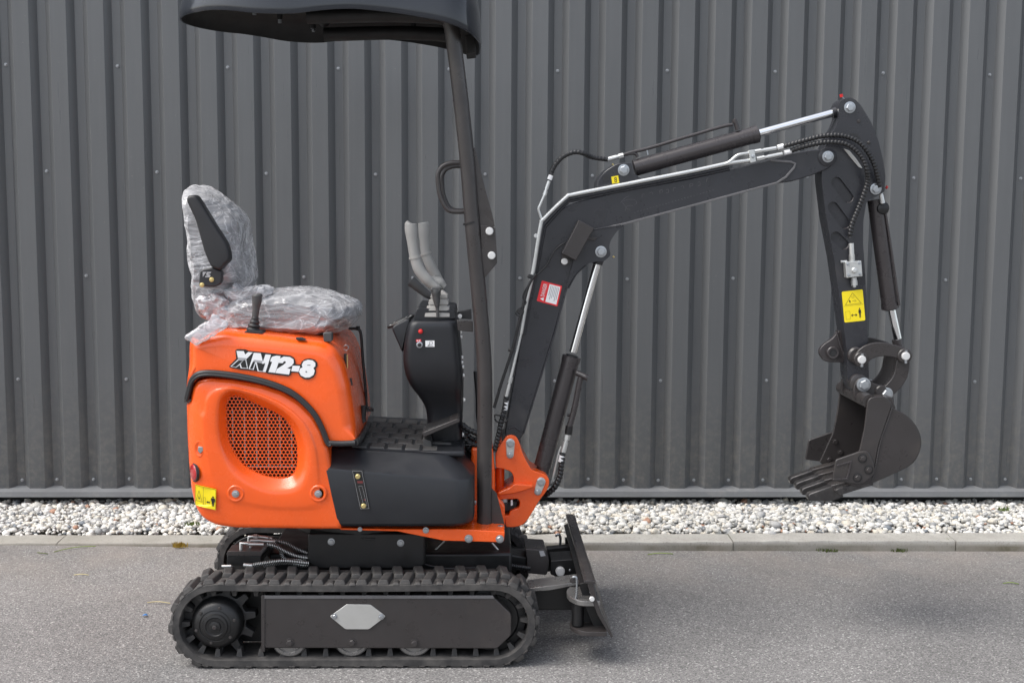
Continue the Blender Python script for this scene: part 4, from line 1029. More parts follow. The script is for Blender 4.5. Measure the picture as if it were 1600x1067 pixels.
# pedal and front hoses
ped = prism('foot_pedal', Z5((610,365),(820,280),(832,290),(830,302),(622,390),(608,380)), -.24, -.10, 'steel_paint', EX, .002)
prism('pedal_pad', Z5((625,350),(815,283),(818,288),(628,362)), -.235, -.105, 'black_rubber', ped, .001)
prism('pedal_pivot', rnd(Z5((610,400),(660,415),(665,450),(610,455)), 3), -.22, -.12, 'mat_rubber', ped, .003)
pcyl('pedal_rod', Z5((660,430)), Z5((780,435)), -.17, .008, 'mat_rubber', ped)
for i, pts in enumerate((Z5((845,320),(890,350),(960,380)), Z5((848,360),(880,420),(960,450)), Z5((842,395),(890,470),(965,500)), Z5((845,475),(890,505),(960,525)), Z5((850,345),(900,400),(955,410)))):
    ptube('hydraulic_hose', pts, -.10+.03*i, .0105, 'hose', EX, sub=6, rib=.13, pitch=.014)
ptube('hydraulic_hose', Z5((925,0),(938,150),(940,260),(960,400)), .0, .008, 'hose', EX, sub=4)
ptube('cable', Z5((835,480),(850,440),(900,440)), -.15, .0025, 'hose', EX, sub=5)

# ------------------------------------------------ seat in its plastic wrap
def inflate(name, px, Yc, hw, mat, parent, n=80, m=26, pw=2.6, disp=0, dscale=14, seed=0, shrink=.0, fold=0):
    P = resample([at(x, y, Yc-hw*.25) for x, y in px], n); c = sum(P, Vector())/n; P = [c+Vector(((p-c).x*(1-shrink), 0, (p-c).z*(1-shrink*.3)))+Vector((0, (p-c).y, 0)) for p in P]; rings = []
    for j in range(m+1):
        t = -1+2*j/m; t = math.sin(t*math.pi/2); s = max(.02, (1-abs(t)**pw))**(1/pw); rings.append([Vector((c.x+(p.x-c.x)*(1-(1-s)*.55), Yc+t*hw, c.z+(p.z-c.z)*(1-(1-s)*.55))) for p in P])
    v = [p for r in rings for p in r]; f = []
    for i in range(m):
        for k in range(n): k2 = (k+1) % n; f.append((i*n+k, i*n+k2, (i+1)*n+k2, (i+1)*n+k))
    f += [tuple(range(n)), tuple(range(m*n, (m+1)*n))]
    if disp:
        out = []
        for p in v:
            q = Vector((p.x*dscale, p.y*dscale*.8, p.z*dscale))+Vector((seed, 0, 0)); w1 = 1-abs(noise.noise(q))*2; w2 = 1-abs(noise.noise(q*2.3))*2; d = (p-c); d.normalize()
            out.append(p+d*disp*(w1*.7+w2*.45-.4))
        v = out
    me = new_mesh(name, v, f, mat, smooth=None); fix_normals(me)
    for poly in me.polygons: poly.use_smooth = True
    me.set_sharp_from_angle(angle=math.radians(55))
    return link(name, me, parent)
back_px = [tuple(p) for p in crom(Z2((75,110),(115,80),(190,90),(260,125),(345,190),(410,260),(445,345),(465,470),(485,600),(470,690),(380,720),(250,760),(170,740),(140,650),(105,500),(100,350),(75,180)), 4, True)]
seat = inflate('seat', back_px, .0, .185, 'seat_vinyl', EX, shrink=.19)
cush_px = [tuple(p) for p in crom(Z2((330,800),(450,765),(600,752),(800,745),(1000,775),(1100,812),(1125,850),(1110,910),(1040,940),(800,930),(500,925),(340,910)), 4, True)]
inflate('cushion', cush_px, .0, .215, 'seat_vinyl', seat, shrink=.06)
prism('seat_base', rnd(Z2((200,800),(900,925),(960,1000),(700,1010),(300,960),(190,880)), 6), -.19, .19, 'black_frame', seat, .01)
inflate('plastic_wrap', [tuple(p) for p in crom(Z2((62,120),(78,82),(120,66),(190,78),(262,112),(352,178),(422,250),(458,340),(478,470),(502,600),(505,680),(440,760),(330,900),(260,915),(185,910),(138,800),(130,650),(95,500),(93,350),(68,200)), 4, True)], -.005, .232, 'film', seat, n=150, m=44, disp=.011, dscale=9, seed=3, shrink=.12)
inflate('plastic_wrap', [tuple(p) for p in crom(Z2((250,830),(340,765),(470,745),(600,733),(800,722),(1000,758),(1108,798),(1146,830),(1142,895),(1085,955),(950,985),(750,975),(560,960),(400,965),(270,935)), 4, True)], -.005, .262, 'film', seat, n=170, m=44, disp=.015, dscale=11, seed=9, shrink=.02)
# loose knots of film at the hinge of the seat
inflate('plastic_wrap', [tuple(p) for p in crom(Z2((160,790),(250,755),(330,790),(360,860),(310,910),(240,900),(190,850)), 4, True)], -.21, .05, 'film', seat, n=80, m=20, disp=.022, dscale=26, seed=5)
inflate('plastic_wrap', [tuple(p) for p in crom(Z2((320,740),(390,690),(440,720),(560,700),(600,740),(480,790),(360,800)), 4, True)], -.19, .05, 'film', seat, n=80, m=20, disp=.02, dscale=26, seed=15)
arm_px = rnd(Z2((90,175),(92,150),(108,138),(150,137),(190,198),(270,330),(335,430),(352,480),(360,540),(328,568),(300,606),(240,582),(200,490),(145,290)), [3,3,3,4,5,8,8,6,6,4,5,5,8,8])
arm_r = pillow('armrest', P3(arm_px, -.265), -.285, -.235, .015, 'armrest', seat, n=80, edge=.7)
prism('armrest_bracket', rnd(Z2((175,600),(240,585),(305,610),(300,680),(265,705),(160,700),(165,620)), 4), -.272, -.24, 'armrest', seat, .004)
decal('bracket_mark', Z2((182,610),(240,610),(240,648),(182,648)), -.2735, [('decal_grey', [[(.05,.05),(.45,.05),(.05,.9)], [(.5,.05),(.98,.05),(.85,.35),(.6,.4),(.9,.6),(.8,.95),(.3,.95),(.35,.7),(.6,.7),(.4,.5)]])], seat)
for q in ((180,693), (240,660)): link('bolt', bolt_mesh('bolt', 'brass', .0062, False), seat, at(*Z2(q), -.274))
# lever beside the seat
lv_ = taper(Z2((520,748),(521,758),(520,790),(514,840),(510,880),(508,895)), -.31, [.012, .0185, .017, .0125, .0115, .011], 'dark_knob', EX, 'side_lever')
def bellows(px0, py0, px1, py1, Y, r0, r1, n, mat, parent):
    a, b = at(px0, py0, Y), at(px1, py1, Y); return cylr(a, b, r0, r1, n, mat, parent)
def cylr(a, b, r0, r1, n, mat, parent):
    P = [a.lerp(b, i/(n*4)) for i in range(n*4+1)]
    vv, ff = tube_data(P, lambda t: (r0+(r1-r0)*t)*(1+.13*math.sin(t*n*2*math.pi)), 20); return link('boot', new_mesh('boot', vv, ff, mat, smooth=60), parent)
bellows(*Z2((510,890)), *Z2((495,985)), -.31, .011, .026, 4, 'black_rubber', lv_)
prism('lever_base', rnd(Z2((440,985),(455,975),(545,980),(558,1000),(445,1000)), 2), -.345, -.27, 'black_rubber', lv_, .003)

# bag of papers left on the hood
bag = tag(inflate('plastic_bag', [tuple(p) for p in crom(Z2((75,1012),(120,1045),(160,1062),(240,1010),(340,945),(300,905),(245,873),(230,905),(150,960)), 4, True)], -.395, .016, 'film', None, n=90, m=16, disp=.006, dscale=30, seed=4), 'crumpled clear plastic bag with papers on the rear of the hood', 'plastic bag')
pp = prism('paper', Z2((115,1010),(165,1035),(300,945),(255,905)), -.398, -.394, 'paper', bag, 0)
for k in range(5): prism('paper_print', [tuple(Vector(Z2((135+14*k,1000-11*k)))), tuple(Vector(Z2((141+14*k,1003-11*k)))), tuple(Vector(Z2((163+14*k,1022-11*k)))), tuple(Vector(Z2((157+14*k,1019-11*k))))], -.4, -.3985, 'decal_red' if k < 2 else 'decal_grey', bag, 0)

# ------------------------------------------------ canopy
YN, YC_ = -.385, .385
near = crom(Z1((100,50),(108,36),(150,30),(200,30),(300,40),(400,55),(500,62),(600,62),(700,50),(800,42),(900,42),(1000,52),(1100,65),(1250,92),(1350,122),(1440,157)), 3)
xtip = at(285, 17, 0).x; xfr = at(*Z1((1440,157)), YN).x+.005
def lipz(x):
    for a, b in zip(nl, nl[1:]):
        if a.x <= x <= b.x: return a.z+(b.z-a.z)*(x-a.x)/(b.x-a.x)
    return nl[0].z if x < nl[0].x else nl[-1].z
nl = [at(p.x, p.y, YN) for p in near]; nl = [p for p in nl if p.x > nl[0].x+.03] 
N_ = 96; plan_ = []
xc = (xtip+xfr)/2; hx = (xfr-xtip)/2; 
def halfw(x):     # half width of the roof in plan: round at the back, squarer in front
    s = (x-xtip)/(xfr-xtip)
    if s < .42: u = (.42-s)/.42; wv = (1-u**2.3)**(1/2.0)
    elif s > .86: u = (s-.86)/.14; wv = (1-u**3.2)**(1/3.2)*.995+.005
    else: wv = 1
    return .385*wv
ts = [.5-.5*math.cos(math.pi*i/60) for i in range(61)]
ringN = [(xtip+(xfr-xtip)*t, -halfw(xtip+(xfr-xtip)*t)) for t in ts]; ringF = [(x, -y) for x, y in reversed(ringN[1:-1])]
RP = ringN+ringF; nR = len(RP); v = []; f = []; mi = []
def ctr(x): return Vector((xtip+(xfr-xtip)*.52, 0))
lev = []
zm = sum(lipz(x) for x, _ in RP)/nR
for sc, zz in ((1.0, 0), (1.004, .004), (1.006, .02), (1.0, .05), (.985, .085), (.95, .112), (.88, .132), (.7, .150), (.4, .160), (.12, .163)):
    c = ctr(0); lev.append([(c.x+(x-c.x)*sc, y*sc, (lipz(x) if zz < .03 else lipz(x)*max(0, 1-zz/.09)+zm*min(1, zz/.09))+zz) for x, y in RP])
for sc, zz in ((.99, .0), (.985, .03), (.95, .075), (.85, .10), (.6, .115), (.1, .12)):
    c = ctr(0); lev.insert(0, [(c.x+(x-c.x)*sc, y*sc, (lipz(x) if zz < .03 else lipz(x)*max(0, 1-zz/.09)+zm*min(1, zz/.09))+zz) for x, y in RP])
for r in lev: v += r
for i in range(len(lev)-1):
    for k in range(nR): k2 = (k+1) % nR; f.append((i*nR+k, i*nR+k2, (i+1)*nR+k2, (i+1)*nR+k)); mi.append(1 if i < 5 else 0)
f += [tuple(range(nR)), tuple(range((len(lev)-1)*nR, len(lev)*nR))]; mi += [1, 0]
me = new_mesh('canopy', v, f, ['canopy_paint', 'lining_roof_shade'], mi, smooth=None); fix_normals(me); me.polygons.foreach_set('use_smooth', [True]*len(me.polygons)); me.set_sharp_from_angle(angle=math.radians(60))
can = link('canopy', me, EX)
# posts: one each side, bent back under the roof
PY = -.25; ZRF = at(600, 20, PY).z+.035
def post(Y, near_):
    base = [(757,822),(757,700),(757,580),(749,470),(738,350),(731,260),(721,165),(712,90),(706,45),(702,32),(690,27),(660,25),(600,23),(480,26)]
    pts = [Vector((at(x, y, PY).x, Y, at(x, y, PY).z)) for x, y in base]
    top = pts[9]
    for k in range(10, len(pts)): pts[k] = Vector((pts[k].x, Y, min(pts[k].z, ZRF)))
    o = tube('canopy_post', pts[:10]+[pts[9]+Vector((-.01, 0, .03))], .027, 'steel_paint', EX, sub=5, seg=20)
    tube('roof_rail', pts[9:], .026, 'lining_roof_shade', o, sub=5, seg=16)  # continues the post; near-black colour paints the shade under the roof
    pl = Vector((pts[0].x, Y, at(757, 826, PY).z))
    dx = .082
    b = box('base_plate', (pl.x-dx+.004, Y-.05, pl.z-.010), (pl.x+dx-.012, Y+.05, pl.z+.010), 'steel_paint', o, .003)
    for sx in (-.062, .058):
        for sy in (-.032, .032): link('bolt', BOLT, o, (pl.x+sx-.002, Y+sy, pl.z+.010), (-math.pi/2, 0, 0), 1.15)
    g = [Vector((p.x, 0, p.z)) for p in P3([(766, 760), (776, 770), (789, 822), (766, 822)], PY)]; prism3('foot_gusset', g, Y-.004, Y+.004, 'steel_paint', o, .001)
    wf = Vector((pts[0].x, Y, pl.z+.012)); link('weld', lathe_mesh('weld', [(.034, -.004), (.033, .004), (.028, .008)], 'steel_paint', 20), o, wf, (-math.pi/2, 0, 0))
    # bolted splice and gusset
    g1 = [Vector((p.x, 0, p.z)) for p in P3(A4((372,60),(388,52),(402,62),(480,380),(540,600),(548,650),(440,655),(432,560)), PY)]
    prism3('gusset_plate', g1, Y-.005, Y+.005, 'steel_paint', o, .001)
    g2 = [Vector((p.x, 0, p.z)) for p in P3(A4((440,640),(540,652),(552,665),(567,925),(470,1040),(450,900)), PY)]
    prism3('splice_plate', g2, Y-.012, Y-.002, 'steel_paint', o, .0015)
    for q in ((508,685), (524,868)): 
        pp_ = at(*A4(q), PY); link('bolt', CAPB, o, (pp_.x, Y-.012, pp_.z), (0, .2, 0), 1.05)
    s0 = at(*A4((370,628)), PY); s1 = at(*A4((367,615)), PY); cyl('sleeve_ring', Vector((s0.x, Y, s0.z)), Vector((s1.x, Y, s1.z)), .0285, 'black_frame', o)
    hp = [at(*q, PY) for q in A4((285,166),(235,166),(190,175),(145,200),(118,250),(118,310),(130,400),(155,470),(190,520),(235,537),(320,537))]
    h = tube('grab_handle', [Vector((p.x, Y+(.012 if near_ else -.012), p.z)) for p in hp], .0085, 'steel_paint', o, sub=4)
    e0 = at(735, 232, PY); seam = [Vector((at(x, y, PY).x+.020, Y-.017, at(x, y, PY).z)) for x, y in ((707,55),(715,121),(727,225),(737,340))]; tube('post_seam', seam, .0022, 'black_frame', o, sub=4, seg=6)
    return o
post(PY, True); post(.22, False)
zr = ZRF
for px in (700, 480):
    X = at(px, 30, PY).x; tube('cross_tube', [Vector((X, -.26, zr)), Vector((X, .24, zr))], .022, 'lining_roof_shade', can, seg=16)  # coloured near-black for the shade under the roof
for q, Y in (((425,68), -.2), ((690,145), .22), ((1142,176), .22), ((540,105), .1)):
    p = at(*Z1(q), Y); cyl('roof_bolt', p, p+Vector((0, 0, .012)), .0075, 'zinc', can, seg=6); cyl('roof_washer', p+Vector((0, 0, .012)), p+Vector((0, 0, .10)), .010, 'lining_roof_shade', can)
a = at(*Z1((940,66)), -.1); b = at(*Z1((1068,72)), -.1); box('roof_label', (a.x, -.13, a.z), (b.x, -.1, a.z+.003), 'decal_grey', can, 0)
prism('front_bracket', Z1((1375,160),(1420,150),(1425,235),(1380,240)), -.1, .1, 'lining_roof_shade', can, .004)

# ------------------------------------------------ swing bracket (orange casting)
sw_px = C4((362,310),(425,225),(445,198),(480,190),(520,205),(540,245),(560,320),(600,400),(635,460),(700,478),(745,495),(768,530),(765,575),(745,620),(690,690),(650,760),(600,840),(560,878),(500,890),(440,890),(425,800),(460,800),(470,770),(540,740),(545,700),(530,675),(400,680),(370,645),(470,580),(495,560),(498,500),(470,465),(425,450),(362,440))
sw = prism('swing_bracket', rnd(sw_px, [4,5,6,6,6,6,8,8,8,8,6,6,6,6,8,8,8,8,6,3,2,2,2,3,3,3,3,3,4,4,5,5,4,3]), -.075, .075, 'orange', EX, .009, seg=3)
prism('bracket_rib', rnd(C4((500,562),(645,570),(645,590),(560,620),(480,640),(380,650),(375,630),(470,590)), 3), -.098, -.07, 'orange', sw, .006)
prism('lower_lug', rnd(C4((400,690),(530,690),(520,760),(440,775),(410,770)), 3), -.05, .05, 'black_frame', sw, .004)
prism('lug_pin', rnd(C4((415,710),(450,705),(455,745),(425,755)), 3), -.064, -.05, 'black_rubber', sw, .003); prism('lug_tag', C4((476,685),(490,682),(492,722),(476,728)), -.066, -.05, 'decal_white', sw, 0)
p = at(*C4((425,625)), -.03); cyl('swing_pin', p-Vector((0, 0, .04)), p+Vector((0, 0, .006)), .024, 'zinc', sw); cyl('pin_bolt', p+Vector((0, 0, .005)), p+Vector((.012, 0, .018)), .012, 'zinc', sw, seg=6)
cyl('swing_column', at(*C4((395,640)), .0)-Vector((0, 0, .02)), at(*C4((395,440)), .0), .0165, 'orange', sw)
prism('bracket_web', rnd(C4((440,800),(590,785),(590,840),(560,870),(450,885)), 3), -.03, .03, 'orange', sw, .004)
def keeper(q0, q1, Y):
    a, b = at(*C4(q0), Y), at(*C4(q1), Y); d = (b-a).normalized(); n2 = Vector((-d.z, 0, d.x)); P = []
    for i in range(13): t = math.pi*i/12; P.append(a+(n2*math.cos(t)-d*math.sin(t))*.0165)
    for i in range(13): t = math.pi*i/12; P.append(b+(-n2*math.cos(t)+d*math.sin(t))*.0135)
    k = prism3('keeper_plate', P, Y-.008, Y, 'plate_alu', sw, .002)
    link('pin_end', lathe_mesh('pin_end', [(.0145, 0), (.0145, .005), (.0125, .006), (.006, .0055)], 'zinc', 24), sw, a+Vector((0, -.008, 0))); link('bolt', bolt_mesh('bolt', 'zinc', .0085, False), sw, b+Vector((0, -.008, 0)))
keeper((472,250), (470,340), -.075); keeper((705,543), (680,618), -.075)

# ------------------------------------------------ boom
YB = .062
boom_px = [(790,690),(789,674),(815,521),(834,425),(846,372),(856,345),(870,330),(900,316),(960,301),(1080,279),(1192,253),(1237,240),(1271,234),(1296,234),(1305,240),(1307,251),(1296,263),(1267,275),(1237,284),(1215,287),(1080,323),(1000,344),(975,352),(928,364),(905,402),(887,447),(867,518),(817,681),(806,692)]
boom = prism('boom', rnd(boom_px, [4,4,0,4,8,8,8,8,4,0,0,4,6,6,5,5,6,6,6,3,0,0,4,8,10,6,0,5,5]), -YB, YB, 'boom_paint', EX, .004)
# flange strips along the lower edge (welded plate edge)
def strip(name, pts, Y0, Y1, wd, mat, parent):
    P = P3(pts, Y0); L = [];  Rr = []
    for i, p in enumerate(P):
        t = (P[min(i+1, len(P)-1)]-P[max(0, i-1)]).normalized(); n2 = Vector((-t.z, 0, t.x)); L.append(p+n2*wd/2); Rr.append(p-n2*wd/2)
    return prism3(name, L+Rr[::-1], Y0, Y1, mat, parent, .0015)
strip('boom_flange', [(926,361),(975,350),(1080,322),(1150,303),(1214,286),(1228,277),(1241,262),(1243,256),(1236,253),(1205,251)], -YB-.006, -YB+.01, .008, 'highlight_and_mark', boom)  # lighter colour paints the light caught along this edge
strip('boom_flange', [(888,442),(868,517),(842,600),(818,678)], -YB-.004, -YB+.01, .005, 'boom_paint', boom)
lug = prism('cylinder_lug', rnd(Z8((345,850),(400,758),(450,712),(500,697),(550,694),(582,662),(572,622),(580,588),(612,540),(655,505),(480,530),(400,640)), [2,6,6,4,4,4,4,4,6,2,2,2]), -YB-.009, YB+.009, 'boom_paint', boom, .003)
lug2 = prism('cylinder_lug', rnd(Z8((508,312),(515,268),(555,222),(615,185),(690,180),(703,240),(760,275),(760,300)), [2,6,6,6,4,3,3,2]), -YB-.004, YB+.004, 'boom_paint', boom, .003)
link('lug_hole', lathe_mesh('lug_hole', [(.012, 0), (.012, .001)], 'black_rubber', 20), lug2, at(*Z8((557,262)), -YB-.0042))
def pin(px, py, Y, parent, s=1.0, me=NUT): return link('pin_nut', me, parent, at(px, py, Y), (0, random.uniform(0, 1), 0), s)
pin(*Z8((530,645)), -YB-.009, boom); pin(*Z8((648,220)), -YB-.004, boom); pin(*A1((948,512)), -YB-.006, boom)
link('tip_boss', lathe_mesh('tip_boss', [(.034, -.01), (.034, .004), (.031, .006)], 'boom_paint', 28), boom, at(*A1((945,512)), -YB))
link('foot_boss', lathe_mesh('foot_boss', [(.036, -.12), (.036, .0)], 'cylinder_paint', 28), boom, at(*C4((480,235)), -.06))
for q in ((588,188), (592,668)):
    ptube('grease_nipple', [Z8(q), (Z8(q)[0]+2.5, Z8(q)[1]+2)], -.02, .0035, 'brass', boom, sub=0)
prism('number_sticker', Z8((584,255),(620,248),(626,286),(589,291)), -YB-.0056, -YB-.0042, 'decal_yellow', boom, 0)
lettering('sticker_mark', '8', Z8((598,258),(612,256),(615,283),(601,285)), -YB-.0064, 'decal_black', boom)
# work lamp guard on the boom side
wl = prism('lamp_guard', rnd(Z8((415,480),(495,522),(400,692),(325,655)), 1.5), -YB-.055, -YB-.004, 'steel_paint', EX, .003)
prism('guard_foot', Z8((455,560),(515,572),(498,590),(440,580)), -YB-.014, -YB-.002, 'steel_paint', wl, .002)
bolt(*Z8((340,695)), -YB-.008, wl, CAPB, .95); prism('guard_tab', Z8((325,655),(360,668),(372,700),(345,720),(330,690)), -YB-.012, -YB-.003, 'steel_paint', wl, .001)
# danger sticker
dc = Z8((222,795),(328,823),(303,930),(195,901))
decal('danger_decal', dc, -YB-.0012, [('decal_red', [[(0.03,0),(.97,0),(1,.03),(1,.97),(.97,1),(.03,1),(0,.97),(0,.03)]]), ('decal_white', [[(.40,.07),(.93,.07),(.93,.93),(.40,.93)], [(.10,.90),(.28,.80),(.28,1.0)][:0] or [(.12,.84),(.30,.76),(.30,.92)]]),
    ('decal_grey', [[(.47+.075*i,.12),(.50+.075*i,.12),(.50+.075*i,.60+.25*((i*37) % 10)/10),(.47+.075*i,.60+.25*((i*37) % 10)/10)] for i in range(6)])], boom)
def quad(c, u0, v0, u1, v1, u2, v2, u3, v3):
    def q(u, v): return ((c[0][0]*(1-u)+c[1][0]*u)*(1-v)+(c[3][0]*(1-u)+c[2][0]*u)*v, (c[0][1]*(1-u)+c[1][1]*u)*(1-v)+(c[3][1]*(1-u)+c[2][1]*u)*v)
    return [q(u0, v0), q(u1, v1), q(u2, v2), q(u3, v3)]
lettering('danger_text', 'DANGER', quad(dc, .12,.72, .12,.10, .30,.10, .30,.72), -YB-.0028, 'decal_white', boom)
# embossed outline lettering that shows faintly in the paint
for k, q in enumerate(((430,345),(540,318),(690,285),(775,275),(890,250),(1000,225),(1130,190),(1240,165),(1380,110))):
    cx0, cy0 = 960+q[0]/9.41, 270+q[1]/9.41; st = [[(-2.6,2.5),(-2,-2.5),(1.5,-3)], [(-2,-2),(0,-3.2),(2,-2.5),(2.4,.5)], [(-2,3),(-2,-2.5),(1.8,-3),(2,0),(-1,1)], [(-1.5,-2.5),(1.8,-3.2),(2,2),(-1.4,2.6)]][k % 4]
    ptube('embossed_mark', [(cx0+a_, cy0+b_) for a_, b_ in st], -YB-.0002, .00075, 'highlight_and_mark', boom, sub=3, seg=5)
for k in range(26):
    cx0 = 960+(300+k*46)/9.41; cy0 = 270+(585-k*13)/9.41
    ptube('embossed_mark', [(cx0-1.2, cy0+random.uniform(-.5, 1.2)), (cx0, cy0-random.uniform(.2, 1.3)), (cx0+1.3, cy0+random.uniform(-.6, .9))], -YB-.0002, .0005, 'highlight_and_mark', boom, sub=2, seg=4)
for st in (((90,440),(140,390),(180,355),(215,345)), ((130,420),(200,395),(300,400),(330,450),(290,470)), ((160,560),(175,500),(240,480),(280,500)), ((110,430),(150,480),(180,530),(230,540))):
    ptube('embossed_mark', [(960+x/9.41, 270+y/9.41) for x, y in st], -YB-.0002, .0006, 'highlight_and_mark', boom, sub=3, seg=4)
# steel pipes along the boom
PYB = -YB-.010
main = [(786+28,521),(823,470),(833,424),(845,352),(850,342),(884,309),(895,304.5),(960,291.5),(1080,268),(1138,255.5),(1170,251),(1178,249)]
pipe1 = ptube('steel_pipe', main, PYB-.004, .0078, 'pipe_steel', EX, sub=5)
for k, (dx, dy, Y) in enumerate(((3.2, 5.2, PYB+.002), (5.5, 8.6, PYB+.010))):
    ptube('steel_pipe', [(x+dx*(1 if i < 5 else .35), y+dy*(0.2 if i < 3 else 1)) for i, (x, y) in enumerate(main[:10])], Y, .0055, 'boom_paint', EX, sub=5)
ptube('steel_pipe', [(798,590),(806,556),(814,521)], PYB-.004, .0062, 'pipe_steel', EX, sub=3)
ptube('steel_pipe', A1((230,565),(270,545),(310,510),(345,495),(420,485)), PYB-.006, .0062, 'pipe_steel', EX, sub=5)
def jic(a, b, Y, r, parent):
    """hydraulic fitting: hex nuts and a crimped sleeve between two pixel points"""
    A, B = at(*a, Y), at(*b, Y); o = cyl('fitting', A.lerp(B, .0), A.lerp(B, .3), r*1.15, 'pipe_steel', parent, seg=6); cyl('fitting', A.lerp(B, .3), A.lerp(B, .42), r*.8, 'pipe_steel', parent); cyl('fitting', A.lerp(B, .42), A.lerp(B, 1.0), r*1.02, 'pipe_steel', parent)
    return o
FT = PYB-.006
prism('pipe_clamp', rnd(A1((398,468),(440,462),(452,545),(412,556)), 1), FT-.012, FT+.012, 'pipe_steel', pipe1, .002)
bolt(*A1((428,510)), FT-.012, pipe1, BOLT, .5)
jic(A1((440,478)), A1((590,452)), FT, .0072, pipe1); jic(A1((455,528)), A1((632,492)), FT-.004, .0072, pipe1)
for a, b in (((600,447),(640,436)), ((646,484),(692,472))): pcyl('hose_tag', A1(a), A1(b), FT, .0088, 'decal_white', pipe1)
jic((850.5, 305), (858, 283), PYB-.004, .0065, pipe1); pcyl('hose_tag', (858.5, 281), (861, 274), PYB-.004, .0088, 'decal_white', pipe1)
ptube('steel_pipe', [(847,346),(844,336),(841.5,327),(845,318),(851,304)], PYB-.004, .0050, 'pipe_steel', EX, sub=4)
h1 = ptube('hydraulic_hose', [(860.5,276),(863,266),(869,256),(880,245),(897,238),(912,240),(926,246),(950,249.5)], [PYB-.004]*6+[-.04, -.03], .0085, 'hose', EX, sub=6, rib=.10, pitch=.0125)
jic((974, 243), (949, 249.5), -.03, .0082, h1)
# outer arm hoses
YH = -.095
h2 = ptube('hydraulic_hose', A1((640,440),(780,400),(920,367),(1050,365),(1150,400),(1210,455),(1260,540),(1290,630),(1310,720)), [FT, YH, YH-.01, YH-.01, YH-.01, YH-.01, YH, -.085, -.07], .0088, 'hose', EX, sub=7, rib=.15, pitch=.0125)
h3 = ptube('hydraulic_hose', A1((690,470),(800,436),(930,411),(1050,416),(1130,455),(1190,520),(1220,600),(1226,680),(1200,770),(1165,860),(1120,970),(1105,1040),(1108,1067)), [FT, YH, YH-.012, YH-.014, YH-.014, YH-.014, YH-.012, -.09, -.085, -.08, -.08, -.078, -.075], .0092, 'hose', EX, sub=7, rib=.15, pitch=.0125)
# hoses and cable down the back of the lower boom
jic((798.5, 589), (791, 619), PYB-.006, .0072, pipe1); pcyl('hose_tag', (791, 626), (789, 640), PYB-.006, .0092, 'decal_white', pipe1)
ptube('hydraulic_hose', [(791.5,619),(788,640),(783,660),(778,684),(772,706)], PYB-.006, .0095, 'hose', EX, sub=6, rib=.13, pitch=.013)
ptube('hose_clamp', A5((45,455),(50,440),(105,455),(108,475),(60,478),(45,460)), PYB-.016, .003, 'black_frame', EX, sub=3)
ptube('cable', [(838,428),(829,440),(822,458),(812,500),(804,535),(795,564),(783,600),(772,637)], PYB-.012, .0055, 'hose', EX, sub=6)
ptube('cable', [(883,379),(874,385),(866,393),(860,404),(853,416),(841,428),(832,436),(826,447)], PYB-.008, .0028, 'hose', EX, sub=6)
ptube('cable', [(826,445),(819,456),(817,466),(822,472),(818,478),(809,484),(806,490),(812,494),(818,486)], PYB-.015, .0025, 'hose', EX, sub=6)
for px, py in ((829,432), (813,488), (799,547)): link('pipe_clip', lathe_mesh('pipe_clip', [(.012, -.008), (.012, .010), (.008, .013)], 'black_rubber', 14), pipe1, at(px, py, PYB-.004), None, (1, 1, .7))
for px, py in ((837.5, 368.5), (798.5, 549)): bolt(px, py, PYB, pipe1, CAPB, .6)

# ------------------------------------------------ hydraulic cylinders
def hyd(name, a, b, Y, r, rod0, rod1, rr, mat='cylinder_paint'):
    A, B = at(*a, Y), at(*b, Y); d = (B-A).normalized(); P = [A, A+d*.012, A+d*.014, B-d*.022, B-d*.020, B-d*.002, B]
    vv, ff = tube_data(P, lambda t: r, 28); o = link(name, new_mesh(name, vv, ff, mat, smooth=40), EX)
    cyl('gland', B-d*.018, B+d*.003, r*1.06, mat, o, seg=28); cyl('wiper', B+d*.003, B+d*.008, rr*1.5, 'black_rubber', o)
    R = cyl('rod', at(*rod0, Y), at(*rod1, Y), rr, 'chrome', o, seg=24); return o, d
c1, d1 = hyd('arm_cylinder', (991,263), (1182.5,210), 0, .0305, (1170,213), (1308,175), .0145)
pcyl('rod_end', (1300,177.5), (1312,174), 0, .019, 'boom_paint', c1)
cyl('cylinder_eye', at(974,266,-.04), at(974,266,.04), .03, 'boom_paint', c1)
ptube('cylinder_pipe', A6((180,492),(260,468),(380,440),(700,345),(1000,258),(1090,240)), -.012, .0062, 'cylinder_paint', c1, sub=3)
ptube('cylinder_pipe', A6((200,490),(250,480),(285,485),(300,510)), -.012, .0058, 'cylinder_paint', c1, sub=4)
ptube('pipe_port', A6((1100,205),(1115,215),(1125,250),(1135,285)), -.010, .0088, 'cylinder_paint', c1, sub=3); cyl('port_cap', at(*A6((1108,198)), -.010), at(*A6((1112,225)), -.010), .0095, 'cylinder_paint', c1)
pcyl('pipe_stay', A6((375,445)), A6((385,492)), -.012, .003, 'zinc', c1)
c2, d2 = hyd('boom_cylinder', (848,728), (893,558), 0, .033, (895,550), (937,398), .0150)
pcyl('rod_end', (933,413), (939,392), 0, .02, 'boom_paint', c2); cyl('cylinder_eye', at(846,752,-.04), at(846,752,.04), .035, 'cylinder_paint', c2); pcyl('cylinder_neck', (847,746), (850,722), 0, .026, 'cylinder_paint', c2)
cyl('pipe_port', at(*A5((487,215)), -.03), at(*A5((540,240)), -.05), .0115, 'cylinder_paint', c2); cyl('port_cap', at(*A5((532,236)), -.05), at(*A5((545,242)), -.051), .013, 'cylinder_paint', c2)
ptube('cylinder_pipe', A5((510,235),(500,270),(475,400),(445,510)), -.036, .0115, 'cylinder_paint', c2, sub=3)
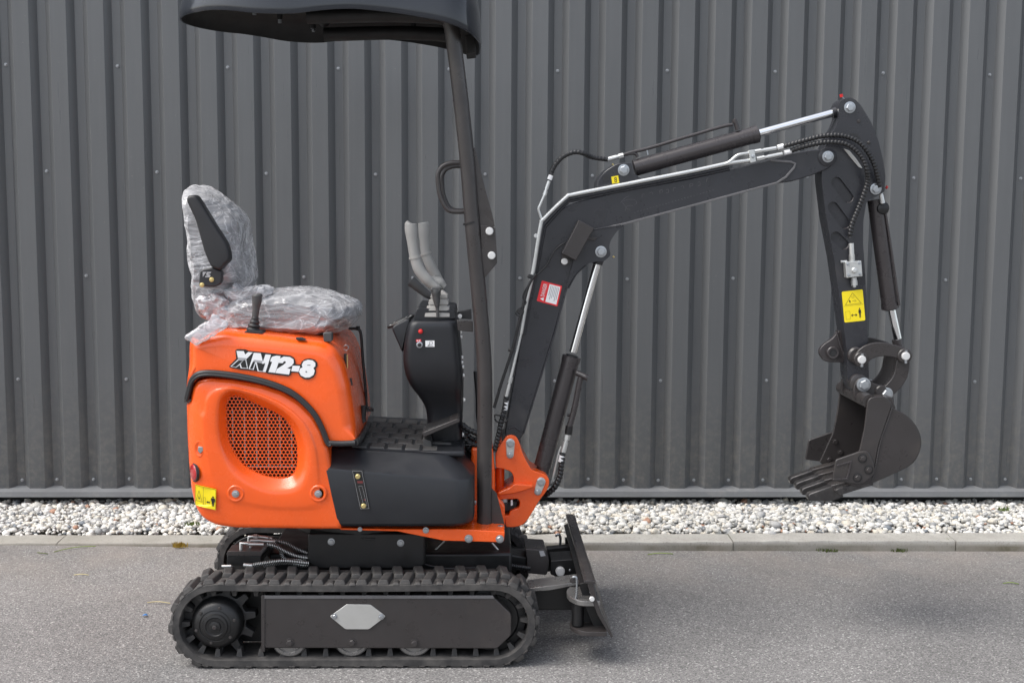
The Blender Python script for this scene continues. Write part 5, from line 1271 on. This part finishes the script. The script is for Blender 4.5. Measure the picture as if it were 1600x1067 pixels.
pcyl('pipe_stay', A5((435,440)), A5((470,445)), -.02, .006, 'cylinder_paint', c2); cyl('port_cap', at(*A5((446,500)), -.036), at(*A5((440,545)), -.036), .014, 'black_frame', c2)
jic(A5((437,545)), A5((412,640)), -.036, .0098, c2); pcyl('hose_tag', A5((407,658)), A5((401,692)), -.036, .0108, 'decal_white', c2)
ptube('cylinder_pipe', A5((402,610),(385,660),(355,790),(340,805)), -.02, .0045, 'pipe_steel', c2, sub=3)
ptube('hydraulic_hose', A5((410,645),(402,720),(395,770),(370,825),(330,862),(310,870)), [-.036]*4+[-.02, .0], .0108, 'hose', EX, sub=6, rib=.13, pitch=.014)
c3, d3 = hyd('bucket_cylinder', (1368,312), (1391,481), 0, .0305, (1390,470), (1404,535), .0150)
pcyl('rod_end', (1401,530), (1406,548), 0, .019, 'cylinder_paint', c3)
ptube('cylinder_pipe', A2((785,-60),(800,0),(850,330),(898,665)), -.026, .0045, 'cylinder_paint', c3, sub=3)
link('port_block', lathe_mesh('port_block', [(.026, -.02), (.026, .004), (.02, .014), (.010, .018)], 'black_frame', 20), c3, at(*A1((1325,870)), -.02))
jic(A1((1310,735)), A1((1330,835)), -.045, .0085, c3)
pin(*A1((1280,735)), -.058, c3)

# ------------------------------------------------ arm
YA = .055
arm_px2 = [(1309.5,168),(1312,160),(1319,154.5),(1327.5,152.5),(1337,156),(1346,166),(1361,191),(1372.5,220),(1380,251),(1383.5,276),(1382,300),(1368,308),(1354,315),(1349,344),(1348.5,380),(1352,430),(1356,532),(1358,598),(1356,612),(1345,620),(1332,612),(1325,590),(1323,545),(1303,402),(1291,340),(1284,282),(1285,240),(1297,212),(1306,200),(1312,184)]
def capsule(a, b, r, n=10):
    a, b = Vector(a), Vector(b); d = (b-a).normalized(); n2 = Vector((-d.y, d.x)); P = []
    for i in range(n+1): t = math.pi*i/n; P.append(tuple(a+(n2*math.cos(t)-d*math.sin(t))*r))
    for i in range(n+1): t = math.pi*i/n; P.append(tuple(b+(-n2*math.cos(t)+d*math.sin(t))*r))
    return P
slots = [capsule(A1((1010,690)), A1((1090,795)), 8.5), capsule(A1((985,862)), A1((1068,975)), 8.5), capsule((1306, 370), (1318.5, 382), 8)]
arm = prism('arm', rnd(arm_px2, [4]*10+[4,4,5,6,0,0,0,5,5,6,6,6,6,0,6,6,8,8,5,4]), -YA+.012, YA, 'boom_paint', EX, .003)
armp = prism('arm_plate', rnd(arm_px2, [4]*10+[4,4,5,6,0,0,0,5,5,6,6,6,6,0,6,6,8,8,5,4]), -YA, -YA+.0118, 'boom_paint', arm, 0, holes=slots)
for s in slots:      # lighter rim painting the bright reflection at each slot's lower end
    q = s[len(s)//2:]; ptube('slot_glint', q[2:9], -YA+.004, .0042, 'cylinder_paint', arm, sub=2)
pin(*A1((1100,170)), -YA, arm); pin(*A1((1162,265)), -YA, arm, .5, BOLT_D); pin(*A1((1232,413)), -YA, arm, .5, BOLT_D)
prism('arm_window', rnd(A1((1100,350),(1150,352),(1180,400),(1130,385)), 2), -YA-.0012, -YA+.001, 'black_rubber', arm, 0)
prism('head_edge', rnd(A1((1058,455),(1100,470),(1150,530),(1192,595),(1165,585),(1110,520)), 2), -YA-.004, -YA+.004, 'plate_alu', arm, .001)
for a, b, mt in (((1040,78),(1046,98),'red_paint'), ((1352,722),(1362,727),'red_paint')):
    cyl('nipple_cap', at(*A1(a), -.02), at(*A1(b), -.02), .0062, mt, arm, seg=12)
pcyl('grease_nipple', A1((1048,98)), A1((1062,112)), -.02, .0025, 'zinc', arm)
# cut-off valve and warning sticker
vb = prism('valve_block', rnd(A2((490,338),(610,327),(620,445),(498,458)), 1), -YA-.036, -YA-.004, 'pipe_steel', arm, .002)
for q in ((508,353), (594,346), (515,437), (600,428)): link('bolt', BOLT, vb, at(*A2(q), -YA-.036), None, .42)
link('valve_knob', lathe_mesh('valve_knob', [(.0105, 0), (.0105, .006), (.008, .009), (.004, .0095)], 'pipe_steel', 20), vb, at(*A2((556,400)), -YA-.036))
pcyl('fitting', A2((540,335)), A2((538,280)), -YA-.02, .0105, 'pipe_steel', vb, seg=6); pcyl('fitting', A2((538,280)), A2((534,195)), -YA-.02, .0092, 'pipe_steel', vb)
pcyl('fitting', A2((553,455)), A2((555,478)), -YA-.02, .0098, 'pipe_steel', vb, seg=6); pcyl('fitting', A2((555,478)), A2((558,514)), -YA-.02, .0115, 'pipe_steel', vb, seg=6); pcyl('fitting', A2((558,514)), A2((559,528)), -YA-.02, .006, 'pipe_steel', vb)
pcyl('fitting', A2((455,335)), A2((500,333)), -YA-.014, .005, 'pipe_steel', vb)
wd_c = C7((415,308),(805,262),(855,838),(468,878))
decal('warning_decal', wd_c, -YA-.0010, [('decal_yellow', [[(.04,0),(.96,0),(1,.03),(1,.97),(.96,1),(.04,1),(0,.97),(0,.03)]]),
    ('decal_black', [line((.03,.475),(.97,.47), .004, 1.5)]+outline([(.50,.075),(.88,.435),(.12,.435)], .007, 1.5)+[[(.30,.33),(.34,.28),(.36,.32),(.40,.34),(.36,.36),(.36,.40),(.32,.36)]]+outline([(.44,.20),(.54,.17),(.57,.21),(.50,.25)], .004, 1.5)+[line((.46,.34),(.62,.31), .008, 1.5), line((.55,.36),(.66,.34), .006, 1.5)]
     +outline([(.10,.65),(.30,.65),(.30,.91),(.10,.91)], .004, 1.5)+[line((.38,.79),(.60,.79), .014, 1.5), [(.34,.79),(.43,.74),(.41,.79),(.43,.84)], [(.64,.79),(.55,.74),(.57,.79),(.55,.84)]]+man(.77,.74,.34))], arm)
# hook ear at the back of the arm
ear = prism('hook_ear', rnd(A3((350,65),(330,62),(300,105),(245,140),(222,170),(222,195),(240,228),(265,242),(365,245),(372,160)), [2,4,6,8,8,6,6,6,2,2]), .0, .022, 'cylinder_paint', arm, .003)
link('ear_boss', lathe_mesh('ear_boss', [(.024, -.03), (.024, .012), (.021, .015), (.014, .0145), (.013, -.02)], 'cylinder_paint', 24), arm, at(*A3((296,186)), .0)); link('ear_hole', lathe_mesh('ear_hole', [(.013, -.02), (.013, .012)], 'black_rubber', 24), arm, at(*A3((297,186)), .0))

# ------------------------------------------------ bucket links
YK = .082
ul = rnd(A3((420,215),(440,180),(475,150),(530,130),(600,128),(690,152),(740,178),(752,205),(735,232),(700,232),(640,212),(580,207),(530,220),(505,242),(470,255),(430,240)), 6)
ll = rnd(A3((685,195),(740,195),(744,270),(728,335),(695,388),(655,425),(625,452),(580,450),(565,420),(575,398),(612,368),(640,335),(658,290),(662,245)), 6)
kl1 = prism('upper_link', ul, -YK-.012, -YK, 'steel_paint', EX, .003); ul3 = P3(ul, -YK-.012); prism3('upper_link', ul3, YK-.012, YK, 'steel_paint', EX, .003)
kl2 = prism('bucket_link', ll, -YK+.0015, -YK+.03, 'steel_paint', EX, .003); prism3('bucket_link', P3(ll, -YK), YK-.03, YK-.0135, 'steel_paint', EX, .003)
def bigpin(q, Y, s, parent, wing=True, boss=1.0):
    c = at(*A3(q), Y); link('pin_boss', lathe_mesh('pin_boss', [(.027*s*boss, -.03), (.027*s*boss, .004), (.024*s*boss, .007), (.016*s, .008)], 'steel_paint', 28), parent, c)
    link('pin_end', lathe_mesh('pin_end', [(.015*s, .004), (.015*s, .016), (.013*s, .018), (.006, .0185)], 'white_cap', 24), parent, c)
    if wing:
        for dz_ in (-.027, .022): cyl('pin_bolt', c+Vector((.002, -.008, dz_)), c+Vector((.002, -.008, dz_*.55)), .0058, 'zinc', parent, seg=8)
bigpin((460,225), -YK-.012, 1, kl1); bigpin((712,205), -YK-.012, 1, kl1)
link('pin_boss', lathe_mesh('pin_boss', [(.03, -.02), (.03, .010), (.024, .016)], 'steel_paint', 28), arm, at(*A3((428,200)), -YA-.002))
link('pin_boss', lathe_mesh('pin_boss', [(.032, -.02), (.032, .018), (.026, .022)], 'steel_paint', 28), arm, at(*A3((440,355)), -YA)); pin(*A3((475,370)), -YA-.042, arm, 1.25); cyl('pin_shaft', at(*A3((475,370)), -YA-.042), at(*A3((475,370)), YA+.05), .016, 'steel_paint', arm)
pin(*A3((605,425)), -YK-.004, kl2, 1.2); link('pin_boss', lathe_mesh('pin_boss', [(.024, -.02), (.024, .006), (.02, .01)], 'steel_paint', 24), kl2, at(*A3((575,410)), -YK+.0)); cyl('pin_shaft', at(*A3((605,425)), -YK-.004), at(*A3((605,425)), YK), .015, 'steel_paint', kl2)
cyl('pin_shaft', at(*A3((712,205)), -YK), at(*A3((712,205)), YK), .015, 'steel_paint', kl1); cyl('pin_shaft', at(*A3((460,225)), -YK), at(*A3((460,225)), YK), .015, 'steel_paint', kl1)

# ------------------------------------------------ bucket
YBk = .17
prof = crom(A3((600,442),(632,468),(640,500),(720,545),(780,610),(808,690),(795,765),(750,830),(640,888),(510,942),(420,965),(330,985)), 4)
prof = [tuple(p) for p in prof]; Pn = P3(prof, -YBk)
out = Pn; inn = []
for i, p in enumerate(Pn):
    t = (Pn[min(i+1, len(Pn)-1)]-Pn[max(0, i-1)]).normalized(); inn.append(p+Vector((t.z, 0, -t.x))*-.010 if False else p+Vector((-t.z, 0, t.x))*-.010)
bk = prism3('bucket', out+inn[::-1], -YBk, YBk, 'steel_paint', EX, .0)
sp_px = rnd(A3((500,468),(512,450),(540,440),(600,440),(635,470),(641,502),(720,545),(780,610),(808,690),(795,765),(750,830),(640,888),(510,942),(420,960),(370,930),(455,745),(482,620)), [3,4,4,4,4,2,6,6,8,8,8,6,4,3,3,3,6])
sp3 = P3(sp_px, -YBk-.006)
prism3('side_plate', sp3, -YBk-.008, -YBk+.004, 'steel_paint', bk, .002); prism3('side_plate', sp3, YBk-.004, YBk+.008, 'steel_paint', bk, .002)
wear = rnd(A3((500,468),(512,450),(540,440),(600,440),(634,470),(634,505),(600,600),(560,720),(535,850),(520,930),(430,945),(455,745),(482,620)), [3,4,4,4,4,2,6,6,4,3,3,3,6])
prism('wear_plate', wear, -YBk-.014, -YBk-.0075, 'steel_paint', bk, .002)
# rolled edge between the cheeks, hanger ears
tA = at(*A3((530,462)), -YBk); cyl('top_tube', Vector((tA.x-.012, -YBk, tA.z-.004)), Vector((tA.x-.012, YBk, tA.z-.004)), .026, 'steel_paint', bk, seg=28)
back_pl = [Vector((tA.x, 0, tA.z+.01)), Vector((tA.x+.07, 0, tA.z+.012)), Vector((tA.x+.085, 0, tA.z-.03)), Vector((tA.x, 0, tA.z-.02))]; prism3('top_plate', back_pl, -YBk, YBk, 'steel_paint', bk, .003)
er = rnd(A3((415,385),(440,335),(485,325),(530,362),(600,380),(645,420),(652,505),(600,530),(520,505),(420,460)), 8)
er3 = P3(er, -.08)
for y0_ in (-.085, .065): prism3('hanger_ear', er3, y0_, y0_+.018, 'steel_paint', bk, .003)
# side cutters
sc_px = rnd(A3((312,800),(455,750),(490,750),(510,770),(540,850),(530,890),(500,915),(455,942),(290,920),(300,870)), [3,4,5,6,8,8,6,5,3,3])
sc3 = P3(sc_px, -YBk-.016)
cutn = prism3('side_cutter', sc3, -YBk-.026, -YBk-.0145, 'steel_paint', bk, .003); prism3('side_cutter', sc3, YBk+.009, YBk+.021, 'steel_paint', bk, .003)
prism('cutter_rim', rnd(A3((322,832),(412,808),(388,918),(300,922),(303,912),(378,908),(398,822),(322,842)), 1.5), -YBk-.030, -YBk-.0255, 'cylinder_paint', bk, .001)
for q in ((470,795), (505,860), (440,905)):
    c = at(*A3(q), -YBk-.026); link('bolt_recess', lathe_mesh('bolt_recess', [(.017, 0), (.017, .0015), (.014, .002)], 'black_frame', 22), bk, c); link('bolt', BOLT_D, bk, c, (0, random.random(), 0), .95)
for q in ((312,698), (342,760), (278,800), (238,848)):
    c = at(*A3(q), YBk-.005); link('bolt', BOLT_D, bk, c, (0, random.random(), 0), .9)
# cutting edge and teeth
e0 = [Vector((p.x, 0, p.z)) for p in P3([(1304, 766), (1310, 762), (1362, 749), (1364, 757), (1312, 773)], -YBk)]
prism3('cutting_edge', e0, -YBk-.006, YBk+.006, 'edge_worn', bk, .002)
tooth = [(1264, 777), (1267, 773), (1304, 760), (1318, 759), (1320, 778), (1304, 784), (1266, 784)]
t3 = [Vector((p.x, 0, p.z)) for p in P3(tooth, -YBk)]
for i in range(4):
    yc = -YBk+.035+i*(2*YBk-.07)/3; o = prism3('tooth', t3, yc-.019, yc+.019, 'edge_worn', bk, .004)
    prism3('tooth_adapter', [Vector((p.x, 0, p.z)) for p in P3([(1300, 760), (1345, 748), (1352, 756), (1306, 771)], -YBk)], yc-.02, yc+.02, 'steel_paint', bk, .003)
# weld beads at the joints
for pts, Y, par, mt in ((A3((640,503),(610,590),(572,700),(545,840),(522,925)), -YBk-.0095, bk, 'steel_paint'), (Z8((360,835),(402,762),(452,716)), -YB-.0015, boom, 'boom_paint'), (Z8((480,534),(540,522),(640,508)), -YB-.0075, boom, 'boom_paint'),
        (Z8((510,309),(600,295),(755,284)), -YB-.003, boom, 'boom_paint'), (A5((120,515),(150,505),(185,530)), -YB-.001, boom, 'boom_paint'), (A2((420,850),(450,960),(480,1040)), -.001, arm, 'cylinder_paint')):
    ptube('weld_bead', pts, Y, .0032, mt, par, sub=6, rib=.22, pitch=.0065, seg=8, spiral=False)
